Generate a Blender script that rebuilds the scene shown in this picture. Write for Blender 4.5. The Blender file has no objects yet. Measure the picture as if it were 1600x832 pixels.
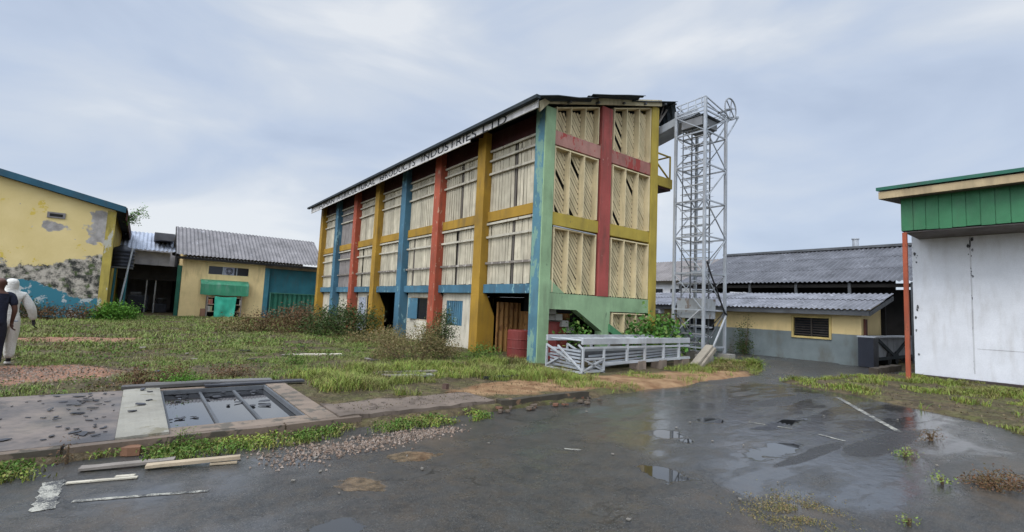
import bpy, bmesh, math, random
from mathutils import Vector, Matrix, noise as mn
R_ = math.radians
rnd = random.Random(11)
SC = bpy.context.scene
COL = SC.collection
GZ = 0.08                      # yard level above the asphalt

# ------------------------------------------------------------------ helpers
def nz(x, y, s=1.0, o=0.0):
    return mn.noise(Vector((x*s+o, y*s-o*.7, o*1.3)))

class MB:
    def __init__(s): s.v = []; s.f = []
    def add(s, vs, fs):
        n = len(s.v); s.v += [tuple(v) for v in vs]; s.f += [tuple(i+n for i in f) for f in fs]
        return s
    def box(s, x0, x1, y0, y1, z0, z1):
        return s.add([(x0,y0,z0),(x1,y0,z0),(x1,y1,z0),(x0,y1,z0),(x0,y0,z1),(x1,y0,z1),(x1,y1,z1),(x0,y1,z1)],
                     [(0,3,2,1),(4,5,6,7),(0,1,5,4),(1,2,6,5),(2,3,7,6),(3,0,4,7)])
    def obox(s, c, a, b, d):                      # centre and three half-axis vectors
        c, a, b, d = map(Vector, (c, a, b, d))
        P = [c-a-b-d, c+a-b-d, c+a+b-d, c-a+b-d, c-a-b+d, c+a-b+d, c+a+b+d, c-a+b+d]
        return s.add(P, [(0,3,2,1),(4,5,6,7),(0,1,5,4),(1,2,6,5),(2,3,7,6),(3,0,4,7)])
    def bar(s, p, q, w, h=None, up=(0,0,1)):
        p, q = Vector(p), Vector(q); d = q-p; h = h or w
        t = d.normalized(); u = Vector(up)
        if abs(t.dot(u)) > .98: u = Vector((1,0,0))
        a = t.cross(u).normalized(); b = a.cross(t)
        return s.obox((p+q)/2, d/2, a*w/2, b*h/2)
    def tube(s, p, q, r, n=8, r2=None, cap=True):
        p, q = Vector(p), Vector(q); t = (q-p).normalized(); r2 = r if r2 is None else r2
        u = Vector((0,0,1)) if abs(t.z) < .95 else Vector((1,0,0))
        a = t.cross(u).normalized(); b = t.cross(a)
        vs = []
        for c, rr in ((p, r), (q, r2)):
            for i in range(n):
                k = 2*math.pi*i/n; vs.append(c + a*math.cos(k)*rr + b*math.sin(k)*rr)
        fs = [(i, (i+1) % n, n+(i+1) % n, n+i) for i in range(n)]
        if cap: fs += [tuple(range(n-1, -1, -1)), tuple(range(n, 2*n))]
        return s.add(vs, fs)
    def path(s, pts, r, n=6):
        for i in range(len(pts)-1): s.tube(pts[i], pts[i+1], r, n)
        return s
    def prism(s, pts, ext):
        e = Vector(ext); n = len(pts); vs = [Vector(p) for p in pts]; vs += [v+e for v in vs]
        return s.add(vs, [tuple(range(n)), tuple(range(2*n-1, n-1, -1))] + [(i, n+i, n+(i+1) % n, (i+1) % n) for i in range(n)])
    def lathe(s, c, prof, n=20):
        c = Vector(c); vs = []; m = len(prof)
        for (r, z) in prof:
            for i in range(n):
                k = 2*math.pi*i/n; vs.append(c+Vector((r*math.cos(k), r*math.sin(k), z)))
        fs = [(j*n+i, j*n+(i+1) % n, (j+1)*n+(i+1) % n, (j+1)*n+i) for j in range(m-1) for i in range(n)]
        fs += [tuple(range(n-1, -1, -1)), tuple(range((m-1)*n, m*n))]
        return s.add(vs, fs)
    def corr(s, o, U, V, pitch=.18, amp=.028, th=.008, wob=0.0):
        """corrugated sheet: waves across U, running along V"""
        o, U, V = Vector(o), Vector(U), Vector(V); nrm = U.cross(V).normalized()
        if nrm.z < 0: nrm = -nrm
        k = max(2, int(U.length/pitch)*6); vs = []
        nv = max(2, int(V.length/1.2)+1)
        for lay in (0, -th):
            for j in range(nv+1):
                for i in range(k+1):
                    w = amp*math.sin(i*math.pi/3)
                    if wob: w += wob*mn.noise(Vector((i*.11, j*1.3, o.x+o.y)))
                    vs.append(o+U*(i/k)+V*(j/nv)+nrm*(w+lay))
        n1 = (k+1)*(nv+1); fs = []
        for j in range(nv):
            for i in range(k):
                a = j*(k+1)+i; b = a+1; c = a+k+2; d = a+k+1
                fs += [(a,b,c,d), (n1+d, n1+c, n1+b, n1+a)]
        for i in range(k):
            fs.append((i, n1+i, n1+i+1, i+1)); a = nv*(k+1)+i; fs.append((a, a+1, n1+a+1, n1+a))
        for j in range(nv):
            a = j*(k+1); fs.append((a, a+k+1, n1+a+k+1, n1+a)); a += k; fs.append((a, n1+a, n1+a+k+1, a+k+1))
        return s.add(vs, fs)
    def build(s, name, mat, parent=None, loc=None, smooth=False, bevel=0, fix=True):
        me = bpy.data.meshes.new(name)
        o = bpy.data.objects.new(name, me); COL.objects.link(o)
        if parent is not None:
            o.parent = parent; org = Vector(parent['_o']); o['_o'] = parent['_o']
        else:
            org = Vector(loc or (0,0,0)); o.location = org; o['_o'] = tuple(org)
        me.from_pydata([(v[0]-org.x, v[1]-org.y, v[2]-org.z) for v in s.v], [], s.f)
        if fix and len(s.f) < 60000:
            bm = bmesh.new(); bm.from_mesh(me); bmesh.ops.recalc_face_normals(bm, faces=bm.faces); bm.to_mesh(me); bm.free()
        if smooth: me.polygons.foreach_set('use_smooth', [True]*len(me.polygons))
        me.materials.append(mat)
        if bevel:
            m = o.modifiers.new('edge', 'BEVEL'); m.width = bevel; m.segments = 2; m.limit_method = 'ANGLE'
        return o

def tag(o, label, cat, group=None):
    o['label'] = label; o['category'] = cat
    if group: o['group'] = group
    return o
def thing(name, loc, label, cat, group=None):
    o = bpy.data.objects.new(name, None); COL.objects.link(o); o.location = loc; o['_o'] = tuple(loc)
    o.empty_display_size = .2
    return tag(o, label, cat, group)
def kind(o, k): o['kind'] = k; return o

# ------------------------------------------------------------------ materials
class NT:
    def __init__(s, name):
        s.m = bpy.data.materials.new(name); s.m.use_nodes = True; s.t = s.m.node_tree
        s.b = s.t.nodes['Principled BSDF']; s.pos = s.n('ShaderNodeNewGeometry').outputs['Position']
    def n(s, ty, **k):
        x = s.t.nodes.new(ty)
        for a, b in k.items(): setattr(x, a, b)
        return x
    def set(s, sock, v):
        if hasattr(v, 'is_output') or isinstance(v, bpy.types.NodeSocket): s.t.links.new(v, sock)
        else:
            if isinstance(v, tuple) and len(v) == 3 and sock.type == 'RGBA': v = v+(1,)
            sock.default_value = v
    def map(s, scale=(1,1,1), loc=(0,0,0), rot=(0,0,0), vec=None):
        x = s.n('ShaderNodeMapping'); s.set(x.inputs[0], vec or s.pos); x.inputs['Scale'].default_value = scale
        x.inputs['Location'].default_value = loc; x.inputs['Rotation'].default_value = rot; return x.outputs[0]
    def noise(s, scale, detail=5, vec=None, rough=.55, dist=0):
        x = s.n('ShaderNodeTexNoise'); s.set(x.inputs['Vector'], vec or s.pos)
        x.inputs['Scale'].default_value = scale; x.inputs['Detail'].default_value = detail
        x.inputs['Roughness'].default_value = rough; x.inputs['Distortion'].default_value = dist; return x.outputs['Fac']
    def ramp(s, f, a, b, va=0., vb=1.):
        x = s.n('ShaderNodeMapRange'); s.set(x.inputs[0], f); x.inputs[1].default_value = a; x.inputs[2].default_value = b
        x.inputs[3].default_value = va; x.inputs[4].default_value = vb; return x.outputs[0]
    def math(s, op, a, b=0.):
        x = s.n('ShaderNodeMath', operation=op); s.set(x.inputs[0], a); s.set(x.inputs[1], b); return x.outputs[0]
    def mix(s, f, a, b, mode='MIX'):
        x = s.n('ShaderNodeMix', data_type='RGBA', blend_type=mode); s.set(x.inputs[0], f); s.set(x.inputs[6], a); s.set(x.inputs[7], b); return x.outputs[2]
    def sep(s, i):
        x = s.n('ShaderNodeSeparateXYZ'); s.set(x.inputs[0], s.pos); return x.outputs[i]
    def ell(s, c, r, wob=.5, sc=2.0):           # soft-edged blob mask in the place itself
        x = s.map(scale=tuple(1/k for k in r), loc=tuple(-a/k for a, k in zip(c, r)))
        l = s.n('ShaderNodeVectorMath', operation='LENGTH'); s.set(l.inputs[0], x)
        d = s.math('ADD', l.outputs['Value'], s.math('MULTIPLY', s.math('SUBTRACT', s.noise(sc, 6), .5), wob*2))
        return s.ramp(d, .85, 1.0, 1., 0.)
    def ramp_col(s, f, stops):
        x = s.n('ShaderNodeValToRGB'); e = x.color_ramp.elements
        while len(e) < len(stops): e.new(.5)
        for k, (p, c) in zip(e, stops): k.position = p; k.color = c+(1,)
        s.set(x.inputs[0], f); return x.outputs[0]
    def bump(s, h, strength=.3, dist=.02):
        x = s.n('ShaderNodeBump'); s.set(x.inputs['Height'], h); x.inputs['Strength'].default_value = strength
        x.inputs['Distance'].default_value = dist; s.t.links.new(x.outputs[0], s.b.inputs['Normal'])
    def out(s, col=None, rough=None, metal=None, spec=.25):
        if col is not None: s.set(s.b.inputs['Base Color'], col)
        if rough is not None: s.set(s.b.inputs['Roughness'], rough)
        if metal is not None: s.set(s.b.inputs['Metallic'], metal)
        if spec is not None: s.set(s.b.inputs['Specular IOR Level'], spec)
        return s.m

def mul(c, k): return tuple(min(1, x*k) for x in c)
def W(name, c, rough=.75, var=.3, scale=1.3, dirt=(.07,.055,.04), dirt_amt=.55, chip=None, chip_thr=.62, chip_sc=5, bump=.2, metal=0, streak=True, piece=0.):
    t = NT(name)
    col = t.mix(t.ramp(t.noise(scale, 6), .3, .7), mul(c, 1-var), mul(c, 1+var*.35))
    if dirt_amt:
        v = t.map(scale=(3.2,3.2,.6)) if streak else t.pos
        d = t.math('MULTIPLY', t.ramp(t.noise(1.6, 7, v), .46, .75), t.ramp(t.noise(.8, 3), .35, .65))
        col = t.mix(t.math('MULTIPLY', d, dirt_amt), col, dirt)
    if chip:
        col = t.mix(t.ramp(t.noise(chip_sc, 8, t.map(scale=(1.15,1.15,.5)) if streak else None, rough=.65), chip_thr, chip_thr+.03), col, chip)
    col = t.mix(t.ramp(t.noise(45, 3), .3, .75, .0, .22), col, mul(c, .35))
    if piece:
        g = t.n('ShaderNodeNewGeometry'); k = t.n('ShaderNodeMapRange'); t.set(k.inputs[0], g.outputs['Random Per Island']); k.inputs[3].default_value = piece; k.inputs[4].default_value = 0.
        col = t.mix(k.outputs[0], col, mul(c, .38))
    t.bump(t.noise(28, 6), bump)
    return t.out(col, t.ramp(t.noise(3, 4), .3, .7, rough-.12, min(1, rough+.1)), metal)

BARE = (.30,.27,.23)
M = {}
M['yellow'] = W('ochre_paint', (.36,.205,.026), chip=(.30,.13,.03), chip_thr=.66, var=.3, dirt_amt=.75, scale=.9)
M['olive'] = W('olive_yellow_paint', (.42,.31,.055), chip=(.16,.13,.06), chip_thr=.67, dirt_amt=.75, scale=.9)
M['blue'] = W('blue_paint', (.062,.155,.215), chip=(.20,.33,.34), chip_thr=.60, chip_sc=3, var=.35, dirt_amt=.75, scale=.9)
M['green'] = W('pale_green_paint', (.27,.39,.215), chip=(.12,.17,.10), chip_thr=.66, var=.25)
M['red'] = W('red_orange_paint', (.37,.08,.04), chip=(.40,.26,.17), chip_thr=.60, chip_sc=6, dirt_amt=.75, scale=.9)
M['crimson'] = W('faded_red_paint', (.36,.08,.065), chip=(.42,.27,.2), chip_thr=.63, dirt_amt=.75, scale=.9)
M['pink'] = W('faded_pink_paint', (.42,.21,.165), chip=(.36,.06,.05), chip_thr=.57, chip_sc=3)
M['maroon'] = W('shaded_maroon_paint', (.04,.008,.007), chip=(.2,.1,.08), chip_thr=.66)  # maroon taken near black: the shade under the eaves is put into the colour
M['slat'] = W('cream_slat_paint', (.58,.51,.37), piece=.5, var=.28, scale=2.5, dirt=(.16,.13,.10), dirt_amt=.75, chip=(.25,.2,.15), chip_thr=.68)
M['buff'] = W('buff_slat_paint', (.72,.59,.35), piece=.3, var=.2, dirt=(.12,.09,.05), dirt_amt=.6, chip=(.28,.2,.1), chip_thr=.69)
M['rail'] = W('pale_rail_paint', (.50,.45,.35), dirt_amt=.7, chip=(.16,.12,.09), chip_thr=.62)
M['fascia'] = W('weathered_fascia', (.62,.59,.55), var=.3, dirt=(.14,.12,.11), dirt_amt=.8, chip=(.24,.21,.19), chip_thr=.63)
M['ink'] = W('black_letter_paint', (.02,.02,.022), dirt_amt=0, chip=(.3,.28,.25), chip_thr=.64, chip_sc=9)
M['roofdark'] = W('dark_roof_sheet', (.03,.038,.042), rough=.85, dirt=(.07,.065,.06), dirt_amt=.5)
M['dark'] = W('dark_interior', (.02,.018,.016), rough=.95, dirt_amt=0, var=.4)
M['cream'] = W('cream_plaster', (.60,.54,.42), chip=(.3,.27,.22), chip_thr=.65, dirt=(.16,.13,.09), dirt_amt=.7)
M['brownsheet'] = W('rusty_brown_sheet', (.30,.15,.045), chip=(.14,.06,.02), chip_thr=.55)
M['rustred'] = W('red_oxide_drum', (.21,.04,.032), chip=(.10,.04,.03), chip_thr=.62, rough=.55)
M['galv'] = W('galvanised_steel', (.40,.42,.44), rough=.5, metal=.25, var=.35, dirt=(.2,.16,.12), dirt_amt=.5)
M['galvdark'] = W('dull_dark_steel', (.12,.125,.13), rough=.6, metal=.3, var=.35, dirt_amt=.4)
M['alu'] = W('pale_conveyor_steel', (.44,.45,.45), rough=.5, metal=.1, dirt=(.22,.18,.14), dirt_amt=.6)
M['concrete'] = W('concrete', (.30,.28,.24), streak=False, dirt_amt=.6, rough=.85, chip=(.16,.15,.12), chip_thr=.63)
M['wood'] = W('grey_wood', (.22,.19,.16), streak=False, rough=.75)
M['palewood'] = W('pale_wood', (.42,.33,.22), streak=False, rough=.75)
M['slate'] = W('dark_slate', (.045,.045,.05), rough=.35, streak=False, dirt_amt=.3)
M['rust'] = W('rust_orange_paint', (.36,.085,.04), chip=(.2,.06,.03), chip_thr=.6)
M['teal'] = W('teal_paint', (.025,.13,.155), rough=.6, chip=(.1,.2,.2), chip_thr=.68)
M['dkgreen'] = W('dark_green_sheet', (.02,.12,.075), rough=.5, chip=(.15,.2,.15), chip_thr=.7)
M['fgreen'] = W('green_cladding', (.042,.175,.075), rough=.5, chip=(.13,.25,.14), chip_thr=.7, dirt_amt=.3)
M['tan'] = W('tan_board', (.46,.35,.2), dirt_amt=.6)
M['awning'] = W('green_awning', (.04,.22,.115), rough=.55, dirt=(.35,.4,.35), dirt_amt=.5)
M['tarp'] = W('green_tarpaulin', (.05,.42,.27), rough=.4, dirt_amt=.25)
M['tank'] = W('black_tank_plastic', (.022,.025,.035), rough=.45, dirt_amt=.2)
M['asb'] = W('asbestos_roof', (.20,.185,.18), rough=.55, var=.4, scale=.9, dirt=(.06,.055,.055), dirt_amt=.75, streak=False, chip=(.30,.29,.29), chip_thr=.64, chip_sc=2.2)
M['asbdark'] = W('dark_asbestos_roof', (.125,.125,.135), rough=.45, var=.45, scale=1.1, dirt=(.04,.04,.042), dirt_amt=.6, streak=False, chip=(.19,.19,.2), chip_thr=.62, chip_sc=1.4)
M['whitewall'] = W('white_wall', (.67,.67,.68), var=.12, dirt=(.33,.29,.24), dirt_amt=.45, rough=.6)
M['glassdark'] = NT('dark_glass').out((.015,.017,.02), .12, spec=.5)
M['box'] = W('grey_panel', (.34,.35,.36), dirt_amt=.7)
M['black'] = W('black_cable', (.02,.02,.02), dirt_amt=0)

def two_tone(name, top, low, zc):
    t = NT(name)
    z = t.math('ADD', t.sep(2), t.math('MULTIPLY', t.math('SUBTRACT', t.noise(6, 4), .5), .03))
    f = t.ramp(z, zc-.01, zc+.01)
    a = t.mix(t.ramp(t.noise(1.2, 6), .3, .7), mul(low, .75), mul(low, 1.1))
    b = t.mix(t.ramp(t.noise(.9, 6), .3, .7), mul(top, .85), mul(top, 1.05))
    col = t.mix(f, a, b)
    d = t.math('MULTIPLY', t.ramp(t.noise(1.1, 8, t.map(scale=(2,2,.8))), .5, .78), t.ramp(t.sep(2), .1, 1.6, .9, .25))
    col = t.mix(d, col, (.09,.075,.05))
    t.bump(t.noise(25, 5), .15)
    return t.out(col, .8)
M['lowwall'] = two_tone('yellow_over_grey_wall', (.66,.51,.25), (.17,.2,.2), 1.2)
M['housewall'] = W('yellow_house_wall', (.74,.56,.27), var=.12, dirt=(.24,.17,.08), dirt_amt=.6)
def peel_wall():
    t = NT('peeling_yellow_wall')
    y = t.mix(t.ramp(t.noise(.7, 6), .3, .7), (.56,.43,.18), (.65,.51,.24))
    y = t.mix(t.ramp(t.noise(1.1, 8, rough=.65), .60, .62), y, (.55,.40,.08))
    grey = t.mix(t.ramp(t.noise(2.5, 6), .35, .65), (.22,.20,.18), (.40,.37,.34))
    m = t.math('MAXIMUM', t.ell((-2.05,34,5.0), (.55,3,1.0), 1.5, 1.7), t.ell((-3.9,34,4.8), (.62,3,.28), 1.6, 1.4))
    m = t.math('MAXIMUM', m, t.ramp(t.noise(1.3, 9, t.map(loc=(5,2,1)), rough=.65), .665, .675))
    col = t.mix(m, y, grey)
    zn = t.math('ADD', t.sep(2), t.math('MULTIPLY', t.math('SUBTRACT', t.noise(1.2, 9, rough=.7), .5), 2.1))
    blk = t.mix(t.ramp(t.noise(3.2, 8, rough=.7), .42, .58), (.035,.035,.028), (.42,.37,.30))
    blk = t.mix(t.ramp(t.noise(2.1, 5), .55, .65), blk, (.06,.085,.025))
    xr = t.ramp(t.sep(0), -4.0, -1.8, 0., .75)
    band = t.ramp(t.math('SUBTRACT', zn, xr), 2.72, 2.80, 1., 0.)
    col = t.mix(band, col, blk)
    teal = t.mix(t.ramp(t.noise(1.4, 8, t.map(loc=(9,0,3)), rough=.65), .55, .58), (.035,.15,.19), (.36,.38,.36))
    zt = t.math('ADD', t.sep(2), t.math('MULTIPLY', t.math('SUBTRACT', t.noise(2.2, 8, rough=.7), .5), .7))
    zt = t.math('ADD', zt, t.ramp(t.sep(0), -4.2, -2.6, 0., .75))
    col = t.mix(t.ramp(zt, 1.9, 1.95, 1., 0.), col, teal)
    t.bump(t.noise(9, 8), .5)
    return t.out(col, .85)
M['peel'] = peel_wall()

def asphalt():
    t = NT('wet_asphalt')
    flow = t.map(rot=(0,0,.5), scale=(.5,1.6,1))
    big = t.noise(.45, 6, flow, dist=.6)
    base = t.mix(t.ramp(t.noise(2.2, 9, rough=.7), .35, .65), (.015,.0155,.016), (.048,.047,.044))
    base = t.mix(t.ramp(t.noise(.8, 8, t.map(loc=(4,1,0)), rough=.65), .55, .66, 0, .8), base, (.080,.058,.038))
    base = t.mix(t.ramp(t.noise(22, 5, rough=.7), .42, .62, 0, .5), base, (.062,.059,.053))
    base = t.mix(t.ramp(t.noise(85, 2), .60, .70, 0, .5), base, (.20,.19,.17))
    base = t.mix(t.ramp(t.noise(6, 7, rough=.7), .45, .62, 0, .55), base, (.062,.050,.037))
    cv = t.n('ShaderNodeTexVoronoi', feature='DISTANCE_TO_EDGE'); cv.inputs['Scale'].default_value = .55
    wv = t.n('ShaderNodeVectorMath', operation='ADD'); t.set(wv.inputs[0], t.pos); nv = t.n('ShaderNodeTexNoise'); t.set(nv.inputs['Vector'], t.pos); nv.inputs['Scale'].default_value = 1.8; nv.inputs['Detail'].default_value = 6; t.set(wv.inputs[1], nv.outputs['Color'])
    t.set(cv.inputs['Vector'], wv.outputs[0])
    crk = t.math('MULTIPLY', t.ramp(cv.outputs['Distance'], .004, .014, 1., 0.), t.ramp(t.noise(.7, 4), .48, .58))
    base = t.mix(t.math('MULTIPLY', crk, .8), base, (.012,.011,.009))
    base = t.mix(t.ramp(t.noise(40, 4, rough=.7), .57, .66, 0, .5), base, (.15,.145,.13))
    dk = t.math('MAXIMUM', t.ell((8.6,2.3,0), (1.5,.22,9), .8, 1.2), t.ell((7.0,2.6,0), (1.3,.12,9), .8, 1.4))
    dk = t.math('MAXIMUM', dk, t.ell((11.2,4.6,0), (1.8,.25,9), .9, 1.0))
    base = t.mix(t.math('MULTIPLY', dk, .8), base, (.018,.016,.015))
    film = t.math('MAXIMUM', t.ell((9.8,4.2,0), (5.2,2.9,9), .45, .8), t.ell((6.5,2.2,0), (2.0,1.0,9), .45, 1.1))
    film = t.math('MAXIMUM', t.math('MULTIPLY', film, t.ramp(t.noise(1.7, 8, flow, rough=.6), .30, .50)), t.math('MULTIPLY', t.ramp(big, .50, .66), t.ramp(t.noise(3, 6), .35, .6)))
    film = t.math('MULTIPLY', film, t.math('SUBTRACT', 1.0, t.math('MULTIPLY', dk, .8)))
    pud = None
    for i, (x, y, rx, ry) in enumerate([(4.62,3.14,.24,.34),(6.1,4.15,.34,.22),(7.5,4.3,.3,.2),(6.7,2.95,.7,.2),(1.3,3.72,.18,.2),(8.5,3.6,.9,.16),(6.0,3.8,.15,.1)]):
        e = t.ell((x,y,0), (rx,ry,9), 1.1, 3.2); pud = e if pud is None else t.math('MAXIMUM', pud, e)
    mud = t.math('MAXIMUM', t.ell((2.55,5.0,0), (.28,.19,9), 1.6, 3), t.ell((1.82,4.5,0), (.2,.27,9), 1.6, 3))
    base = t.mix(t.math('MULTIPLY', film, .5), base, (.020,.020,.021))
    base = t.mix(mud, base, t.mix(t.ramp(t.noise(9, 6), .4, .6), (.045,.030,.017), (.13,.088,.05)))
    base = t.mix(pud, base, (.014,.014,.014))
    rough = t.math('ADD', t.ramp(film, 0, 1, .32, .11), t.math('MULTIPLY', t.math('SUBTRACT', t.noise(7, 6), .5), .18))
    wet = t.math('MAXIMUM', pud, t.math('MULTIPLY', mud, .7))
    rough = t.math('MULTIPLY', rough, t.ramp(wet, 0, 1, 1., .12))
    h = t.math('ADD', t.math('MULTIPLY', t.noise(70, 3), t.ramp(film, 0, 1, 1., .1)), t.math('MULTIPLY', t.noise(5, 5), .8))
    t.bump(t.math('MULTIPLY', h, t.ramp(wet, 0, 1, 1., 0.)), .5, .012)
    return t.out(base, rough, spec=t.ramp(t.math('MAXIMUM', film, wet), 0, 1, .22, 1.0))
M['asphalt'] = asphalt()
def soil():
    t = NT('patchy_soil')
    c = t.mix(t.ramp(t.noise(1.6, 8, rough=.65), .35, .65), (.050,.038,.021), (.135,.10,.055))
    c = t.mix(t.ramp(t.noise(.9, 9, rough=.7), .46, .60, 0, .8), c, (.085,.088,.028))
    c = t.mix(t.ramp(t.noise(6, 9, rough=.75), .46, .58, 0, .85), c, (.042,.032,.02))
    c = t.mix(t.ramp(t.noise(11, 8, t.map(loc=(3,3,0)), rough=.75), .55, .66, 0, .7), c, (.19,.155,.10))
    red = t.math('MAXIMUM', t.ell((-2.2,12.5,0), (2.1,1.5,9), .35, 1.2), t.ell((-1.6,20.5,0), (2.0,1.0,9), .4, 1.2))
    c = t.mix(red, c, t.mix(t.ramp(t.noise(12, 6, rough=.75), .35, .65), (.15,.075,.045), (.33,.18,.115)))
    mud = t.math('MAXIMUM', t.ell((7.6,7.8,0), (3.0,.9,9), .4, 1.5), t.ell((11,7.4,0), (4,.9,9), .4, 1.5))
    c = t.mix(mud, c, t.mix(t.ramp(t.noise(3, 7), .35, .65), (.15,.08,.04), (.30,.19,.10)))
    t.bump(t.noise(18, 8, rough=.7), .7, .04)
    return t.out(c, t.ramp(t.noise(2, 5), .3, .7, .6, .95), spec=.12)
M['soil'] = soil()
def pad():
    t = NT('wet_concrete_pad')
    c = t.mix(t.ramp(t.noise(1.3, 8, rough=.6), .38, .62), (.06,.056,.056), (.17,.135,.11))
    c = t.mix(t.ramp(t.noise(9, 6), .5, .75, 0, .6), c, (.05,.046,.042))
    t.bump(t.noise(14, 6), .25)
    return t.out(c, t.ramp(t.noise(1.0, 5), .4, .6, .3, .65), spec=.3)
M['pad'] = pad()
def paint_mark():
    t = NT('worn_road_paint')
    c = t.mix(t.ramp(t.math('ADD', t.math('MULTIPLY', t.noise(130, 2), .45), t.math('MULTIPLY', t.noise(7, 6, rough=.7), .55)), .44, .54), (.36,.34,.28), (.04,.04,.04))
    return t.out(c, .5)
M['mark'] = paint_mark()
t = NT('still_water'); t.bump(t.noise(3, 2), .02, .01); t.b.inputs['IOR'].default_value = 2.8; M['water'] = t.out((.012,.012,.013), .02, spec=.6)
t = NT('muddy_puddle'); M['mudwater'] = t.out((.075,.05,.03), .12)
def leafmat(name, cols, rough=.55, drift=None):
    t = NT(name); g = t.n('ShaderNodeNewGeometry')
    st = [(i/(len(cols)-1), c) for i, c in enumerate(cols)]
    t.b.inputs['Subsurface Weight'].default_value = 0
    c = t.ramp_col(g.outputs['Random Per Island'], st)
    if drift: c = t.mix(t.ramp(t.noise(.55, 7, rough=.65), .42, .60, 0, .75), c, t.mix(t.ramp(t.noise(1.7, 4), .4, .6), drift[0], drift[1]))
    return t.out(c, rough, spec=.12)
M['grass'] = leafmat('mixed_grass', [(.07,.135,.02),(.13,.215,.034),(.19,.25,.05),(.22,.20,.08),(.085,.15,.025),(.16,.125,.06),(.14,.235,.034)], drift=((.21,.245,.065),(.16,.13,.065)))
M['verge'] = leafmat('yellow_green_grass', [(.085,.16,.024),(.17,.25,.034),(.26,.26,.055),(.12,.20,.03),(.22,.165,.055),(.12,.11,.045)], drift=((.17,.215,.045),(.14,.10,.05)))
M['weed'] = leafmat('bright_weed', [(.05,.105,.018),(.09,.16,.026),(.07,.11,.022),(.13,.14,.035)])
M['bushdark'] = leafmat('dark_bush_leaves', [(.018,.035,.010),(.035,.065,.016),(.055,.085,.022),(.09,.07,.035)])
M['bushbright'] = leafmat('bright_bush_leaves', [(.04,.11,.012),(.08,.19,.02),(.11,.22,.03),(.05,.13,.02)])
M['bushdry'] = leafmat('dry_bush_leaves', [(.12,.09,.04),(.22,.17,.08),(.10,.11,.03),(.18,.11,.05)])
M['bushred'] = leafmat('rusty_bush_leaves', [(.09,.045,.025),(.14,.07,.035),(.07,.06,.025),(.17,.1,.05)])
M['shrub'] = leafmat('broad_green_leaves', [(.025,.07,.012),(.05,.13,.02),(.08,.17,.03),(.15,.19,.05)], .4)
M['stem'] = W('brown_stem', (.10,.065,.035), dirt_amt=0)
M['pebble'] = leafmat('pebbles', [(.13,.085,.06),(.22,.165,.125),(.09,.07,.055),(.27,.22,.18),(.17,.11,.075)], .7)

# ------------------------------------------------------------------ world, sun, camera
wd = bpy.data.worlds.new("World"); SC.world = wd; wd.use_nodes = True
nt = wd.node_tree; bg = nt.nodes['Background']
def wn(ty, **k):
    x = nt.nodes.new(ty)
    for a, b in k.items(): setattr(x, a, b)
    return x
L = nt.links.new
SUN_EL, SUN_AZ = 47, math.atan2(-.94, -.34)      # azimuth from +Y towards +X
sky = wn('ShaderNodeTexSky', sky_type='NISHITA'); sky.sun_disc = False
sky.sun_elevation = R_(SUN_EL); sky.sun_rotation = SUN_AZ
tc = wn('ShaderNodeTexCoord')
mp = wn('ShaderNodeMapping'); mp.inputs['Scale'].default_value = (1.2,1.2,3.4); mp.inputs['Rotation'].default_value = (.15,-.2,.3)
L(tc.outputs['Generated'], mp.inputs[0])
n1 = wn('ShaderNodeTexNoise'); n1.inputs['Scale'].default_value = 1.7; n1.inputs['Detail'].default_value = 8; n1.inputs['Roughness'].default_value = .5; n1.inputs['Distortion'].default_value = .5
L(mp.outputs[0], n1.inputs['Vector'])
cr = wn('ShaderNodeValToRGB'); L(n1.outputs['Fac'], cr.inputs[0])
els = cr.color_ramp.elements; els.new(.5); els.new(.6)
for e, (p, c) in zip(els, [(.30,(4.0,4.75,6.1)),(.43,(4.7,5.45,6.75)),(.56,(5.6,6.15,7.0)),(.68,(7.0,7.3,7.7))]):
    e.position = p; e.color = c+(1,)
mx = wn('ShaderNodeMix', data_type='RGBA'); mx.inputs[0].default_value = .9
L(sky.outputs[0], mx.inputs[6]); L(cr.outputs[0], mx.inputs[7])
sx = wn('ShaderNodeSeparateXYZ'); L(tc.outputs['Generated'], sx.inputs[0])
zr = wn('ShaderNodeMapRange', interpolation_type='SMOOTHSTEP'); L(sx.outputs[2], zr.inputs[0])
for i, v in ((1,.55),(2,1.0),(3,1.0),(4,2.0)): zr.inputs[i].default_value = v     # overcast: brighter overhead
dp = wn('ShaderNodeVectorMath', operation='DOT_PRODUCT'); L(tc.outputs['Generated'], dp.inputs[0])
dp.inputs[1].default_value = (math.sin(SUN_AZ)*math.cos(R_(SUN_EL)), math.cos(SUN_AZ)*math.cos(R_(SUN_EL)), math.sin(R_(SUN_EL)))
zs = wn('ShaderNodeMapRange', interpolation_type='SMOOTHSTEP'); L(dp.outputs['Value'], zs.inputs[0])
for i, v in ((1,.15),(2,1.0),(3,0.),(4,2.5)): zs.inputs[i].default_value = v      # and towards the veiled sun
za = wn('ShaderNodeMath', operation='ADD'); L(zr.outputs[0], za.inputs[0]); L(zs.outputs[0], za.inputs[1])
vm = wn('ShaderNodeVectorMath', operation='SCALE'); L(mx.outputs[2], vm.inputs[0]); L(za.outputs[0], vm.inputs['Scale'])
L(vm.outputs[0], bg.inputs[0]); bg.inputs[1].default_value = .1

sl = bpy.data.lights.new('sun', 'SUN'); sl.energy = 1.2; sl.angle = R_(28); sl.color = (1,.96,.9)
so = bpy.data.objects.new('sun', sl); COL.objects.link(so)
sd = Vector((math.sin(SUN_AZ)*math.cos(R_(SUN_EL)), math.cos(SUN_AZ)*math.cos(R_(SUN_EL)), math.sin(R_(SUN_EL))))
so.rotation_euler = sd.to_track_quat('Z', 'Y').to_euler(); so.location = (0,-20,30)

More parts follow.
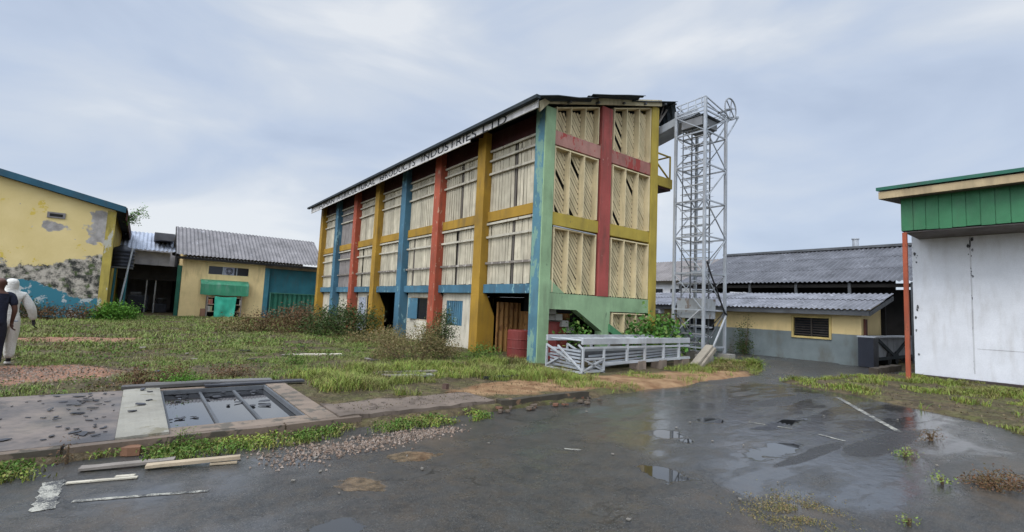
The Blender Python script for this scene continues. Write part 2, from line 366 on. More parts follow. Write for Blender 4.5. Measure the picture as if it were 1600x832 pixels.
cam = bpy.data.cameras.new('camera'); co = bpy.data.objects.new('camera', cam); COL.objects.link(co); SC.camera = co
pt, rl, yw = R_(4.90812565), R_(2.54657833), R_(37.54502812)
fw = Vector((math.sin(yw)*math.cos(pt), math.cos(yw)*math.cos(pt), math.sin(pt)))
rg = Vector((math.cos(yw), -math.sin(yw), 0)); up = rg.cross(fw)
r2 = rg*math.cos(rl)+up*math.sin(rl); u2 = up*math.cos(rl)-rg*math.sin(rl)
co.matrix_world = Matrix(((r2.x,u2.x,-fw.x,0),(r2.y,u2.y,-fw.y,0),(r2.z,u2.z,-fw.z,1.7),(0,0,0,1)))
cam.sensor_width = 36; cam.lens = 36*750.19/1600; cam.clip_start = .05; cam.clip_end = 6000
SC.view_settings.view_transform = 'Standard'; SC.view_settings.look = 'None'; SC.view_settings.gamma = 1
SC.view_settings.exposure = 0.25
try: SC.view_settings.use_curve_mapping = False
except Exception: pass

# ------------------------------------------------------------------ ground
def sstep(a, b, x):
    t = max(0, min(1, (x-a)/(b-a))); return t*t*(3-2*t)
def yard_mask(x, y):
    w = .10*nz(x, y, 1.1, 3)+.05*nz(x, y, 4, 8)
    if x < 6.9: e = 6.42+ (w*.25)
    elif x < 14.2: e = 6.40+.06*(x-6.9)+w*1.6
    else: e = 6.85+(x-14.2)**2*.12+w*1.6
    if x > 17.2: e = max(e, 8+ (x-17.2)*6)
    return sstep(e-.03, e+(.10 if x < 6.9 else .4), y)
def strip_mask(x, y):
    w = .45*nz(x, y, .7, 5)+.15*nz(x, y, 3, 1)
    a = x-(11.6+(y-1.2)*.48) + w
    b = (6.1-.13*(x-14.1))-y + w*.6
    return min(sstep(-.1, .5, a), sstep(-.1, .4, b))
def hgt(x, y):
    m = yard_mask(x, y); s = strip_mask(x, y)
    far = sstep(24, 26, x) if y > 0 else sstep(19.5,20,x)
    h = -.06 + m*(GZ+.06+.035*nz(x, y, .6)+.02*nz(x, y, 2.3, 4)) 
    h = max(h, -.06+s*(.12+.03*nz(x, y, 1.5, 7)))
    h = max(h, -.06+far*.1)
    return h
def lines(segs):
    out = []
    for a, b, st in segs:
        n = max(1, round((b-a)/st)); out += [a+(b-a)*i/n for i in range(n)]
    return out+[segs[-1][1]]
xs = sorted(set([round(v, 3) for v in lines([(-2500,-200,500),(-200,-40,40),(-40,-10,3),(-10,-3,.5),(-3,.4,.2),(.4,1.9,.3),(1.9,22,.16),(22,34,.6),(34,60,4),(60,200,30),(200,2500,500)])]))
ys = sorted(set([round(v, 3) for v in lines([(-2500,-200,500),(-200,-20,30),(-20,-4,3),(-4,6.1,.25),(6.1,6.95,.06),(6.95,9.6,.2),(9.6,20,.25),(20,45,.5),(45,70,4),(70,200,30),(200,2500,500)])]))
g = MB(); nx_, ny_ = len(xs), len(ys)
g.v = [(x, y, hgt(x, y)) for y in ys for x in xs]
for j in range(ny_-1):
    for i in range(nx_-1):
        cx, cy = (xs[i]+xs[i+1])/2, (ys[j]+ys[j+1])/2
        if .4 < cx < 1.9 and 6.95 < cy < 9.6: continue
        a = j*nx_+i; g.f.append((a, a+1, a+nx_+1, a+nx_))
kind(g.build('ground', M['soil'], smooth=True, fix=False), 'structure')
a = MB(); a.add([(-60,-60,0),(23.2,-60,0),(23.2,40,0),(17,40,0),(17,6.5,0),(17,7.5,0),(-60,7.5,0)], [])
a = MB(); a.add([(-60,-60,0),(22.5,-60,0),(22.5,7.5,0),(-60,7.5,0)], [(0,1,2,3)]); a.add([(14,7.5,0),(22.95,7.5,0),(22.95,34,0),(14,34,0)], [(0,1,2,3)])
kind(a.build('asphalt_lot', M['asphalt']), 'structure')

# kerb along the lot, broken towards the right
def rough_box(mb, x0, x1, y0, y1, z0, z1, j=.02, n=8):
    vs = []; 
    for i in range(n+1):
        x = x0+(x1-x0)*i/n
        for (yy, zz) in ((y0,z0),(y1,z0),(y1,z1),(y0,z1)):
            vs.append((x+j*rnd.uniform(-.5,.5), yy+j*rnd.uniform(-1,1), zz+j*rnd.uniform(-.7,.7)))
    fs = [(0,1,2,3), tuple(n*4+k for k in (3,2,1,0))]
    for i in range(n):
        for k in range(4): fs.append((i*4+k, (i+1)*4+k, (i+1)*4+(k+1) % 4, i*4+(k+1) % 4))
    mb.add(vs, fs)
def single(name, mb, mat, label, cat, loc, group=None, **k):
    return tag(mb.build(name, mat, loc=loc, **k), label, cat, group)
kb = MB(); x = -9.0
while x < 2.4:
    w = rnd.uniform(.8, 1.1); rough_box(kb, x, x+w-.02, 6.5, 6.62, -.05, .125, .008, 4); x += w
kerbmat = W('brown_stained_kerb', (.17,.125,.09), streak=False, chip=(.06,.05,.035), chip_thr=.50, chip_sc=3, rough=.6)
kind(kb.build('kerb', kerbmat), 'structure')
kb = MB(); rough_box(kb, 4.9, 7.0, 6.5, 6.66, -.05, .15, .02, 10)
kind(kb.build('kerb', W('black_mossy_kerb', (.06,.05,.035), streak=False, chip=(.2,.12,.07), chip_thr=.6)), 'structure')
# pad, slab and pit
p = MB(); p.box(-9, -.075, 6.62, 9.75, -.05, .13); kind(p.build('concrete_pad', M['pad']), 'structure')
p = MB(); rough_box(p, -.07, .39, 6.62, 9.72, -.05, .15, .012, 6)
kind(p.build('concrete_slab', W('pale_concrete', (.28,.26,.21), streak=False, dirt_amt=.5, rough=.6, chip=(.17,.15,.10), chip_thr=.58, chip_sc=2.5)), 'structure')
p = MB(); p.box(.30, 2.02, 9.64, 9.78, -.4, .12); p.box(1.93, 2.25, 6.62, 9.635, -.4, .13); p.box(.395, 1.925, 6.62, 6.93, -.4, .125)
kind(p.build('pit_rim', W('brown_pit_rim', (.22,.165,.12), streak=False, rough=.6, dirt_amt=.7, chip=(.10,.085,.065), chip_thr=.52, chip_sc=3)), 'structure')
p = MB(); p.box(.33, 1.93, 6.90, 9.66, -.5, -.42); p.box(.375,.389, 6.93, 9.64, -.42,.14); kind(p.build('pit_floor', M['dark']), 'structure')
p = MB(); p.add([(.39,6.93,.045),(1.93,6.93,.045),(1.93,9.64,.045),(.39,9.64,.045)], [(0,1,2,3)]); kind(p.build('pit_water', M['water']), 'structure')
fr = thing('pit_frame', (1.15,8.3,.05), 'dark steel frame and crossbars over the flooded pit', 'frame')
f = MB(); f.box(.392,.425,6.94,9.63,.05,.11); f.box(1.89,1.922,6.94,9.63,.05,.12); f.box(.43,1.885,9.58,9.63,.05,.115)
f.build('outer_frame', M['galvdark'], fr)
for x in (.93, 1.42): MB().box(x-.018,x+.018,6.94,9.575,.035,.07).build('crossbar', M['galvdark'], fr)

# slab at the right of the pit and soil crust
p = MB(); rough_box(p, 2.26, 4.85, 6.6, 7.5, -.03, .135, .02, 12); kind(p.build('broken_slab', W('earth_stained_concrete', (.17,.13,.10), streak=False, dirt_amt=.7, chip=(.08,.06,.045), chip_thr=.55)), 'structure')

# puddles and road paint
def blob(mb, cx, cy, rx, ry, z, rot=0, n=40, wob=.35, seed=0):
    vs = [(cx, cy, z)]
    for i in range(n):
        k = 2*math.pi*i/n; r = 1+wob*mn.noise(Vector((math.cos(k)*1.3+seed, math.sin(k)*1.3, seed*.7)))*1.6+.12*mn.noise(Vector((math.cos(k)*5, math.sin(k)*5, seed)))
        u, v = rx*r*math.cos(k), ry*r*math.sin(k)
        vs.append((cx+u*math.cos(rot)-v*math.sin(rot), cy+u*math.sin(rot)+v*math.cos(rot), z))
    mb.add(vs, [(0, 1+i, 1+(i+1) % n) for i in range(n)])
def stripe(pts, w, cover=.8, step=.09):
    b = MB(); step = .04; run = False; prev = None
    for (p, q) in zip(pts[:-1], pts[1:]):
        p, q = Vector(p+(0,)), Vector(q+(0,)); d = q-p; n = max(1, int(d.length/step)); t = d.normalized(); s = Vector((-t.y, t.x, 0))
        for i in range(n+1):
            c = p+d*(i/n); keep = nz(c.x, c.y, 3, 3)*.9+.35 < cover
            e = (c+s*w*.5*rnd.uniform(.75,1.15)+Vector((0,0,.004)), c-s*w*.5*rnd.uniform(.75,1.15)+Vector((0,0,.004)))
            if keep and prev: b.add([prev[0], prev[1], e[1], e[0]], [(0,1,2,3)])
            prev = e if keep else None
    return kind(b.build('road_marking', M['mark']), 'structure')
stripe([(-.45,5.86),(-.44,5.15)], .15, .93, .1); stripe([(-.44,5.1),(-.43,4.8)], .07, .4, .09)
stripe([(-.28,5.25),(.1,5.14),(.62,4.97)], .05, .9, .07); stripe([(.66,4.95),(1.1,4.8)], .035, .4, .07)
stripe([(-.78,5.1),(-.5,5.02)], .05, .5, .08)
stripe([(12.6,4.16),(11.2,3.3),(9.74,2.38)], .10, .95, .2)
stripe([(8.05,3.94),(8.3,3.2),(8.16,2.62)], .06, .6, .12); stripe([(4.28,4.35),(4.42,4.2)], .06, .9, .06)

# ------------------------------------------------------------------ main building
MX, MY = 9.39, 10.83
PER = 3.24
bld = thing('factory_building', (12.2,22,0), 'long three storey louvred building with yellow, red and blue columns and a lettered eaves board', 'building')
yc = [MY+PER*i for i in range(8)]
colmat = ['blue','yellow','red','blue','yellow','red','blue','yellow']
zr0 = lambda x: 7.98+(x-9.39)*.288           # underside of the roof
for i in range(8):
    m = MB()
    if i == 0:
        continue
    y = yc[i]
    m.box(MX, MX+.34, y, y+.5, 1.6, zr0(MX)-.02)
    # deeper foot with a haunch
    m.prism([(MX-.004,y-.004,-.1),(MX+.72,y-.004,-.1),(MX+.72,y-.004,1.35),(MX+.36,y-.004,2.1),(MX-.004,y-.004,2.1)], (0,.508,0))
    m.build('column', M[colmat[i]], bld, bevel=.012)
# corner column: blue flank to the yard, green face to the lot
m = MB(); m.box(MX, MX+.05, MY+.05, MY+.46, -.1, zr0(MX)-.02); m.box(MX+.05, MX+.4, MY+.3, MY+.5, -.1, zr0(MX)-.02)
cc = m.build('column', W('blue_over_green_paint', (.085,.19,.23), chip=(.17,.28,.21), chip_thr=.50, chip_sc=2.2, var=.3), bld)
MB().box(MX+.002, MX+.42, MY, MY+.049, -.1, 7.95).box(MX+.052, MX+.40, MY+.05, MY+.298, -.1, 7.95).build('column', M['green'], bld, bevel=.006)
MB().box(14.68, 15.1, MY, MY+.45, -.1, 9.55).build('column', M['olive'], bld, bevel=.012)
MB().box(11.93, 12.46, MY, MY+.4, 2.19, 8.7).build('column', M['crimson'], bld, bevel=.012)
for yy in yc[2:]:
    MB().box(14.7, 15.1, yy, yy+.45, -.1, 9.5).build('column', M['olive'], bld)
# long side, bay by bay
BX = MX+.22
gap_spots = {(0,1):(.52,.07),(0,0):(.52,.08),(1,0):(.42,.1),(1,1):(.45,.12),(2,0):(.2,.03),(3,0):(.8,.06),(3,1):(.78,.03),(4,0):(.3,.02)}
def louvre(bay, st):
    y0, y1 = yc[bay]+.5, yc[bay+1]
    z0, z1 = ((2.47,4.70),(5.06,7.30))[st]
    m = MB(); n = 16 if bay < 4 else 13; w = (y1-y0)/n
    gp = gap_spots.get((bay, st))
    greyed = bay == 5
    for i in range(n):
        yy = y0+w*(i+.5); f = (i+.5)/n
        if gp and abs(f-(1-gp[0])) < .5/n: continue
        a = R_(rnd.uniform(-12, 4)); h = w*.40
        tilt = rnd.uniform(-.012, .012)
        c = Vector((BX+.10, yy, (z0+z1)/2)); d = Vector((math.sin(a)*h, math.cos(a)*h, 0))
        m.obox(c, d, Vector((math.cos(a)*.012, -math.sin(a)*.012, 0)), Vector((0, tilt*2, (z1-z0)/2-rnd.uniform(0,.02))))
    if gp: MB().box(BX+.115, BX+.15, y1-(y1-y0)*gp[0]-w*.28, y1-(y1-y0)*gp[0]+w*.28, z0, z1).build('mullion', M['mull'], bld)
    mat = M['slat'] if not greyed else M['louvregrey']
    lp = m.build('louvre_panel', mat, bld)
    rails = (7.27, 6.92, 6.42) if st else (4.62, 4.14, 3.20)
    for k, z in enumerate(rails):
        j = rnd.uniform(-.03,.03)
        r = MB().bar((BX+.01, y0+.002, z+j*.5), (BX+.01, y1-.002, z-j*.5), .05, .075)
        r.build('rail', M['rail'] if not (st == 0 and k == 2) else M['railold'], lp)
M['mull'] = W('bare_mullion', (.13,.11,.09), dirt_amt=.5)
M['louvregrey'] = W('grey_slats', (.25,.22,.2), dirt_amt=.6)
M['railold'] = W('bare_rail', (.2,.17,.14), chip=(.42,.38,.32), chip_thr=.55)
for b in range(7):
    y0, y1 = yc[b]+.5, yc[b+1]
    for st in (0, 1): louvre(b, st)
    MB().box(BX, BX+.3, y0+.002, y1-.002, 4.70, 5.05).build('beam', M['yellow'], bld, bevel=.008)
    MB().box(BX-.04, BX+.3, y0+.002, y1-.002, 2.16, 2.46).build('beam', M['blue'], bld, bevel=.008)
    MB().box(BX+.02, BX+.3, y0+.002, y1-.002, 7.31, 7.95).build('beam', M['maroon'], bld)
# inside: floors and far walls keep the interior dark
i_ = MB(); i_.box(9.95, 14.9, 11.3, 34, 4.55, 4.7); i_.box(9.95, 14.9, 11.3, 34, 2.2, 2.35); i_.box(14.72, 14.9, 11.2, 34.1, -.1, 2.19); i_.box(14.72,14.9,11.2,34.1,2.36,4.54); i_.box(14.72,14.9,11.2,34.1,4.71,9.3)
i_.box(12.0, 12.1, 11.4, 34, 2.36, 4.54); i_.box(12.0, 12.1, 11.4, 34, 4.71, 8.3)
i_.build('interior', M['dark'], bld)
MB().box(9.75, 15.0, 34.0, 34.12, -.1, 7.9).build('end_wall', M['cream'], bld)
# ground floor
GX = MX+.42
def gwall(b, openings, mat=None):
    y0, y1 = yc[b]+.5, yc[b+1]; m = MB(); openings = sorted(openings); y = y0
    for (a, c, z0, z1) in openings:
        if a > y: m.box(GX, GX+.15, y, a, -.1, 2.158)
        if z0 > -.05: m.box(GX, GX+.15, a, c, -.1, z0)
        if z1 < 2.1: m.box(GX, GX+.15, a, c, z1, 2.158)
        y = c
    if y < y1: m.box(GX, GX+.15, y, y1, -.1, 2.158)
    return m.build('wall', mat or M['cream'], bld)
gwall(1, [(15.75,17.0,.9,1.86)])
sh = MB(); sh.box(GX+.03, GX+.08, 15.755, 16.995, .905, 1.855)
for k in range(8): sh.box(GX+.01, GX+.03, 15.78+k*.155, 15.88+k*.155, .92, 1.84)
sh.build('shutter', M['blue'], bld)
gwall(2, [(18.55,20.2,.95,1.98)])
w_ = MB(); w_.box(GX-.01,GX+.06,18.555,18.60,.955,1.975).box(GX-.01,GX+.06,20.15,20.195,.955,1.975).box(GX-.01,GX+.06,18.605,20.145,.955,1.0).box(GX-.01,GX+.06,18.605,20.145,1.93,1.975)
wf = w_.build('window_frame', M['palewood'], bld)
MB().box(GX+.03, GX+.05, 18.61, 20.14, 1.005, 1.925).build('pane', M['glassdark'], wf)
MB().obox((GX-.09, 19.82, 1.46), (-.07,.33,0), (.012,.003,0), (0,0,.46)).build('shutter', M['blue'], wf)
gwall(4, [(25.0,25.6,.1,2.0)])
MB().box(GX+.02, GX+.06, 25.005, 25.595, .1, 1.995).build('door', M['dark'], bld)
MB().box(GX-.03, GX-.004, 25.7, 26.7, 0.05, 1.9).build('door', W('grey_door', (.36,.38,.42)), bld)
gwall(5, [(28.2,28.9,1.75,2.0)]); gwall(6, [(31.6,32.2,1.75,2.0)])
for (ya, yb) in ((28.2,28.9),(31.6,32.2)): MB().box(GX+.03, GX+.05, ya+.003, yb-.003, 1.753, 1.997).build('vent_opening', M['dark'], bld)
# bay 1 and bay 4: open, deep
rs = MB().corr((11.3, 11.45, .02), (0,2.75,0), (0,0,1.55), .3, .03).corr((10.2,14.06,.02),(1.1,0,0),(0,0,1.85),.22,.03)
rs.build('partition_sheet', M['brownsheet'], bld)
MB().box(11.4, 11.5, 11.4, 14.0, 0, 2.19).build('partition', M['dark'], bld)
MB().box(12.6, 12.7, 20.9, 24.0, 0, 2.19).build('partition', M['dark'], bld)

# gable: green band with a raking stair soffit
gb = MB()
gb.prism([(9.795,MY+.02,2.19),(14.675,MY+.02,2.19),(14.675,MY+.02,1.70),(12.6,MY+.02,1.70),(12.52,MY+.02,.2),(12.2,MY+.02,.2),(12.2,MY+.02,1.04),(11.0,MY+.02,1.70),(9.795,MY+.02,1.70)], (0,.3,0))
gb.prism([(9.796,MY+.026,2.2),(10.45,MY+.026,2.2),(9.796,MY+.026,2.62)], (0,.1,0))
gb.build('beam', M['green'], bld)
st = MB(); st.prism([(12.525,MY-.05,1.28),(13.5,MY-.05,.80),(13.5,MY-.05,.55),(12.525,MY-.05,1.03)], (0,.12,0))
st.prism([(12.525,MY+.5,1.5),(13.6,MY+.5,.9),(13.6,MY+.5,.7),(12.525,MY+.5,1.3)], (0,.1,0))
st.build('stair_parapet', W('stair_green', (.08,.24,.11)), bld)
s_ = MB()
for k in range(8): s_.box(10.2+k*.28, 10.2+k*.28+.28, MY+.4, MY+1.4, 1.75-k*.2-.2, 1.75-k*.2)
s_.build('stair', M['concrete'], bld)
MB().box(12.55, 14.67, MY+.33, MY+.45, -.1, .62).build('wall', M['cream'], bld)
for (xa, xb) in ((9.795,11.925),(12.465,14.675)):
    MB().box(xa, xb, MY+.05, MY+.35, 4.30, 4.70).build('beam', M['olive'], bld, bevel=.008)
    MB().box(xa, xb, MY+.04, MY+.35, 6.84, 7.29).build('beam', M['pink'] if xa < 10 else W('flaking_pink_paint', (.34,.15,.12), chip=(.3,.05,.04), chip_thr=.52, chip_sc=3), bld, bevel=.008)
missing = {0:[.42,.46,.75],1:[.62],2:[.12,.9],3:[.5],4:[.3],5:[.55,.6]}
def gpanel(xa, xb, z0, z1, top=None, seed=0, nb=3):
    """fins standing proud of a field of raking slats; top(x) gives a sloping head"""
    th = top or (lambda x: z1)
    w = (xb-xa)/nb; YS = MY+.25
    m = MB(); sp = .165; ang = R_(52); dx, dz = math.cos(ang), -math.sin(ang)
    for k in range(nb):
        a, b = xa+w*k+.02, xa+w*(k+1)-.02; bw = b-a; drop = bw*math.tan(ang); s = 0
        ztop = max(th(a), th(b)); z = z0-.02
        while z < ztop+drop:
            # slat runs from (a,z) down to (b,z-drop), clipped to the field
            t0, t1 = 0., 1.
            zt = th(a)-.03
            if z > zt: t0 = max(t0, (z-zt)/drop)
            if z-drop < z0: t1 = min(t1, (z-z0)/drop)
            zc = z; z += sp
            if t1-t0 < .06: continue
            if random.Random(seed*97+k*31+int(z*50)).random() < .03: continue
            P = Vector((a+bw*t0, YS, zc-drop*t0)); Q = Vector((a+bw*t1, YS, zc-drop*t1))
            j = rnd.uniform(-.012,.012)
            m.bar(P+Vector((0,rnd.uniform(-.01,.01),j)), Q+Vector((0,rnd.uniform(-.01,.01),-j)), 0.012, .069, up=(.45,-.12,.35))
    lp = m.build('louvre_panel', M['buff'], bld)
    for k in range(nb+1):
        x = xa+w*k; fx = min(max(x, xa+.018), xb-.018)
        MB().prism([(fx-.018,MY+.02,z0),(fx+.018,MY+.02,z0),(fx+.018,MY+.02,th(fx+.018)-.01),(fx-.018,MY+.02,th(fx-.018)-.01)], (0,.24,0)).build('fin', M['buff'], lp)
    MB().prism([(xa+.04,MY+.03,th(xa)-.055),(xb-.04,MY+.03,th(xb)-.055),(xb-.04,MY+.03,th(xb)-.012),(xa+.04,MY+.03,th(xa)-.012)], (0,.27,0)).build('head_board', M['buff'], lp)
rt = lambda x: zr0(x)-.06
gpanel(9.84, 11.80, 7.31, 0, rt, 1); gpanel(12.56, 14.64, 7.31, 0, rt, 2)
gpanel(9.84, 11.82, 4.72, 6.80, None, 3); gpanel(12.56, 14.64, 4.72, 6.80, None, 4)
gpanel(9.90, 11.82, 2.22, 4.24, None, 5); gpanel(12.56, 14.64, 2.22, 4.24, None, 6)
gpanel(12.72, 14.64, .65, 1.68, None, 7)
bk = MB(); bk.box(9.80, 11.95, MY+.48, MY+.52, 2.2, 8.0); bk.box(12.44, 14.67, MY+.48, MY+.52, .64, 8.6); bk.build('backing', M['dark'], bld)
# pale tube across the panel head
MB().tube((9.84,MY-.03,4.24),(11.7,MY-.03,4.2),.022).build('rail', M['galv'], bld)
# verge board, fascia, roof sheets
vb = MB()
vb.prism([(9.42,MY-.06,7.99),(11.9,MY-.06,zr0(11.9)),(11.9,MY-.06,zr0(11.9)+.17),(9.42,MY-.06,8.17)], (0,.05,0))
vb.prism([(11.6,MY-.115,zr0(11.6)-.02),(15.1,MY-.115,zr0(15.1)-.04),(15.1,MY-.115,zr0(15.1)+.20),(11.6,MY-.115,zr0(11.6)+.2)], (0,.05,0))
vb.prism([(8.95,MY-.25,7.55),(9.40,MY-.12,7.98),(9.40,MY-.12,8.20),(8.86,MY-.27,7.82)], (0,.08,0))
vb.build('verge_board', W('buff_verge', (.52,.44,.27), dirt=(.1,.08,.05), dirt_amt=.8, chip=(.2,.14,.1), chip_thr=.62), bld)
fx = 8.75
fs = MB(); fs.box(fx, fx+.04, 10.5, 14.16, 7.58, 7.84); fs.box(fx+.002, fx+.042, 14.162, 34.1, 7.46, 7.845)
fas = fs.build('fascia', M['fascia'], bld)
def word(txt, ya, yb, z0=7.64, h=.30, roll=0):
    cu = bpy.data.curves.new('lettering', 'FONT'); cu.body = txt; cu.size = .42; cu.extrude = .006; cu.space_character = 1.05
    o = bpy.data.objects.new('lettering', cu); COL.objects.link(o); bpy.context.view_layer.update()
    me = bpy.data.meshes.new_from_object(o); COL.objects.unlink(o); bpy.data.objects.remove(o)
    x0 = min(v.co.x for v in me.vertices); x1 = max(v.co.x for v in me.vertices); yb0 = min(v.co.y for v in me.vertices); y1 = max(v.co.y for v in me.vertices)
    org = Vector(fas['_o'])
    for v in me.vertices:
        u = (v.co.x-x0)/(x1-x0); q = (v.co.y-yb0)/(y1-yb0)
        uu = u-.5; qq = q-.5
        if roll: uu, qq = uu*math.cos(roll)-qq*math.sin(roll), uu*math.sin(roll)+qq*math.cos(roll)
        v.co = Vector((fx-.006-v.co.z*.5, ya-(ya-yb)*(uu+.5), z0+h*(qq+.5)))-org
    o2 = bpy.data.objects.new('lettering', me); COL.objects.link(o2); o2.parent = fas; o2['_o'] = fas['_o']; me.materials.append(M['ink'])
word('FUMAN', 32.2, 29.2, 7.52, .25)
word('AGRICULTURAL', 28.6, 22.85, 7.52, .28)
word('P', 22.2, 21.75, 7.54, .26, 2.8); word('RODUCTS', 21.6, 18.45, 7.52, .29)
word('INDUSTRIES', 17.85, 13.75, 7.53, .29)
word('LTD', 13.35, 12.0, 7.56, .26)
def rs_(x0, x1, y0, y1, dz, wob=.0):
    MB().corr((x0, y0, zr0(x0)+.10+dz), (0, y1-y0, 0), (x1-x0, 0, (x1-x0)*.288), .2, .024, .012, wob).build('roof_sheet', M['roofdark'], bld)
rs_(8.62, 11.2, 10.36, 34.5, 0, .05); rs_(10.9, 13.55, 10.28, 34.4, .09, .05); rs_(13.3, 16.0, 10.62, 34.4, .02, .07)
rs_(9.3, 9.9, 13.0, 19.0, .05)
MB().box(8.57, 8.72, 10.34, 34.5, zr0(8.6)+.03, zr0(8.6)+.135).build('roof_edge', M['roofdark'], bld)
pl = MB()
for x in (8.9,10.2,11.5,12.8,14.0,15.2,15.85): pl.box(x, x+.07, 10.62, 34.2, zr0(x)+.01, zr0(x)+.065)
pl.build('purlin', M['galvdark'], bld)
rf = MB()
for y in yc[1:]: rf.prism([(8.8,y+.2,zr0(8.8)-.17),(15.9,y+.2,zr0(15.9)-.17),(15.9,y+.2,zr0(15.9)-.002),(8.8,y+.2,zr0(8.8)-.002)], (0,.08,0))
rf.build('rafter', M['maroon'], bld)
MB().corr((15.86,10.66,9.98), (0,2.6,0), (.14,0,-.75), .2, .02, .01, .08).build('torn_sheet', M['roofdark'], bld)
MB().bar((15.15,10.98,8.9), (15.85,11.02,9.75), .05, .07).bar((15.2,11.1,8.5),(15.75,11.1,9.9),.04).build('eaves_brace', M['wood'], bld)
bal = MB(); bal.box(15.1, 16.2, 10.95, 15, 6.60, 6.98)
bal.build('balcony', M['olive'], bld, bevel=.01)
MB().box(15.1,16.15,11.0,14.95,6.52,6.596).build('balcony_soffit', M['maroon'], bld)
br = MB()
for y in (11.0, 11.7, 12.5, 13.4): br.bar((16.1,y,6.98),(16.1,y,7.9),.05); 
br.bar((16.1,11.0,7.9),(16.1,14.9,7.9),.05); br.bar((15.15,11.05,7.9),(16.1,11.05,7.9),.05); br.bar((15.15,11.05,7.6),(16.1,11.05,7.0),.05)
br.build('balcony_rail', M['olive'], bld)
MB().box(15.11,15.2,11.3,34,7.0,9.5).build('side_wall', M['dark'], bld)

# drums in the open bays
def drum(loc, label, h=.95, r=.36):
    d = thing('oil_drum', loc, label, 'drum', 'red oil drums')
    x, y, z = loc
    MB().lathe((x,y,z), [(r-.01,0),(r,.02),(r,h*.32),(r+.015,h*.34),(r,h*.36),(r,h*.64),(r+.015,h*.66),(r,h*.68),(r,h-.02),(r-.01,h)], 24).build('body', M['rustred'], d)
    MB().lathe((x+.15,y-.1,z+h), [(.04,0),(.04,.02)], 10).build('bung', M['galvdark'], d)
drum((10.05,12.5,GZ), 'dull red drum in the open bay beside the blue corner column', .88, .40)
d2 = thing('red_box', (10.87,11.55,0), 'square red metal box standing in the dark opening under the green stair beam', 'box')
MB().box(10.62,11.12,11.35,11.8,.0,1.26).build('body', M['rustred'], d2, bevel=.02)
MB().box(10.60,11.14,11.33,11.82,1.262,1.30).build('lid', M['rustred'], d2, bevel=.01)

# ------------------------------------------------------------------ conveyor tower
tw = thing('conveyor_tower', (16.1,9.7,0), 'tall grey steel lattice elevator tower beside the louvred building', 'tower')
TX0, TX1, TY0, TY1 = 15.4, 16.8, 9.1, 10.28
for (x, y, top) in ((TX0,TY0,9.5),(TX1,TY0,9.1),(TX1,TY1,9.1),(TX0,TY1,9.3)):
    MB().bar((x,y,.38), (x,y,top), .095).build('post', M['galv'], tw, bevel=.008)
lv = [.6,1.9,3.2,4.5,5.8,7.1,8.3,9.05]
for i, z in enumerate(lv):
    ring = MB()
    for (p, q) in (((TX0,TY0),(TX1,TY0)),((TX0,TY1),(TX1,TY1)),((TX0,TY0),(TX0,TY1)),((TX1,TY0),(TX1,TY1))):
        ring.bar((p[0],p[1],z),(q[0],q[1],z),.04,.05)
    ring.build('ring_beam', M['galv'], tw)
    if i < len(lv)-1:
        z2 = lv[i+1]; dg = MB(); a_, b_ = (TX0, TX1) if i % 2 else (TX1, TX0)
        dg.bar((a_,TY0-.03,z2),(b_,TY0-.03,z),.035); dg.bar((a_,TY1+.03,z),(b_,TY1+.03,z2),.03)
        dg.bar((TX0-.03,TY0,z),(TX0-.03,TY1,z2),.028); dg.bar((TX1+.03,TY1,z),(TX1+.03,TY0,z2),.03)
        dg.build('brace', M['galv'] if i != 0 else M['galvdark'], tw)
for (x, y, r) in ((15.62,9.75,.022),(15.62,10.12,.022),(16.15,9.35,.03),(16.15,10.1,.022)):
    MB().tube((x,y,.4),(x,y,8.9),r,6).build('guide_rail', M['galvdark'], tw)
z = .75; k = 0
while z < 8.6:
    tr = MB(); tr.bar((15.66,9.13,z),(15.66,10.24,z),.022); tr.bar((15.80,9.13,z-.03),(15.80,10.24,z-.03),.018); tr.obox((15.73,9.66,z+.012),(.05,0,-.012),(0,.50,0),(.0005,0,.002))
    for yy in (9.3,9.68,10.06): tr.bar((15.65,yy,z),(15.81,yy,z-.03),.014)
    tr.build('tray', M['alu'], tw); z += .30; k += 1
z = .95
while z < 8.6:
    tr = MB(); tr.obox((16.2, 9.66, z), (.05,0,.02), (0,.42,0), (.003,0,.006)); tr.build('tray', M['galv'], tw); z += .34
dr = MB(); dr.obox((15.9,9.69,1.95),(.35,0,0),(0,.55,0),(0,0,.35)); dr.build('drive_housing', W('grey_housing', (.3,.31,.31), chip=(.15,.12,.1), chip_thr=.55), tw)
# head frame, platform, chute and wheel
hd = MB()
for z in (9.08+.12, 9.36, 9.55):
    for (p, q) in (((TX0,TY0),(TX1,TY0)),((TX0,TY1),(TX1,TY1)),((TX0,TY0),(TX0,TY1)),((TX1,TY0),(TX1,TY1))):
        e = -.25 if z > 9.3 else 0
        hd.bar((p[0],p[1],z+e*(p[0]>16)-.05*(p[1]>10)),(q[0],q[1],z+e*(q[0]>16)-.05*(q[1]>10)),.035)
for y in (9.25,9.5,9.8,10.1): hd.bar((15.4,y,9.52),(15.4,y,9.2),.03)
hd.build('head_frame', M['galv'], tw)
MB().box(15.5,16.75,9.2,10.2,8.95,8.985).build('platform', M['galvdark'], tw)
ch = MB()
A, B = Vector((16.0,9.5,9.1)), Vector((15.75,12.2,8.35)); d = (B-A).normalized(); s = Vector((1,.09,0)).normalized(); n_ = s.cross(d).normalized()
ch.obox((A+B)/2, (B-A)/2, s*.42, n_*.01); ch.obox((A+B)/2-s*.42+n_*.14*(1 if n_.z>0 else -1), (B-A)/2, s*.01, n_*.14); ch.obox((A+B)/2+s*.42+n_*.14*(1 if n_.z>0 else -1), (B-A)/2, s*.01, n_*.14)
ch.build('chute', M['galv'], tw)
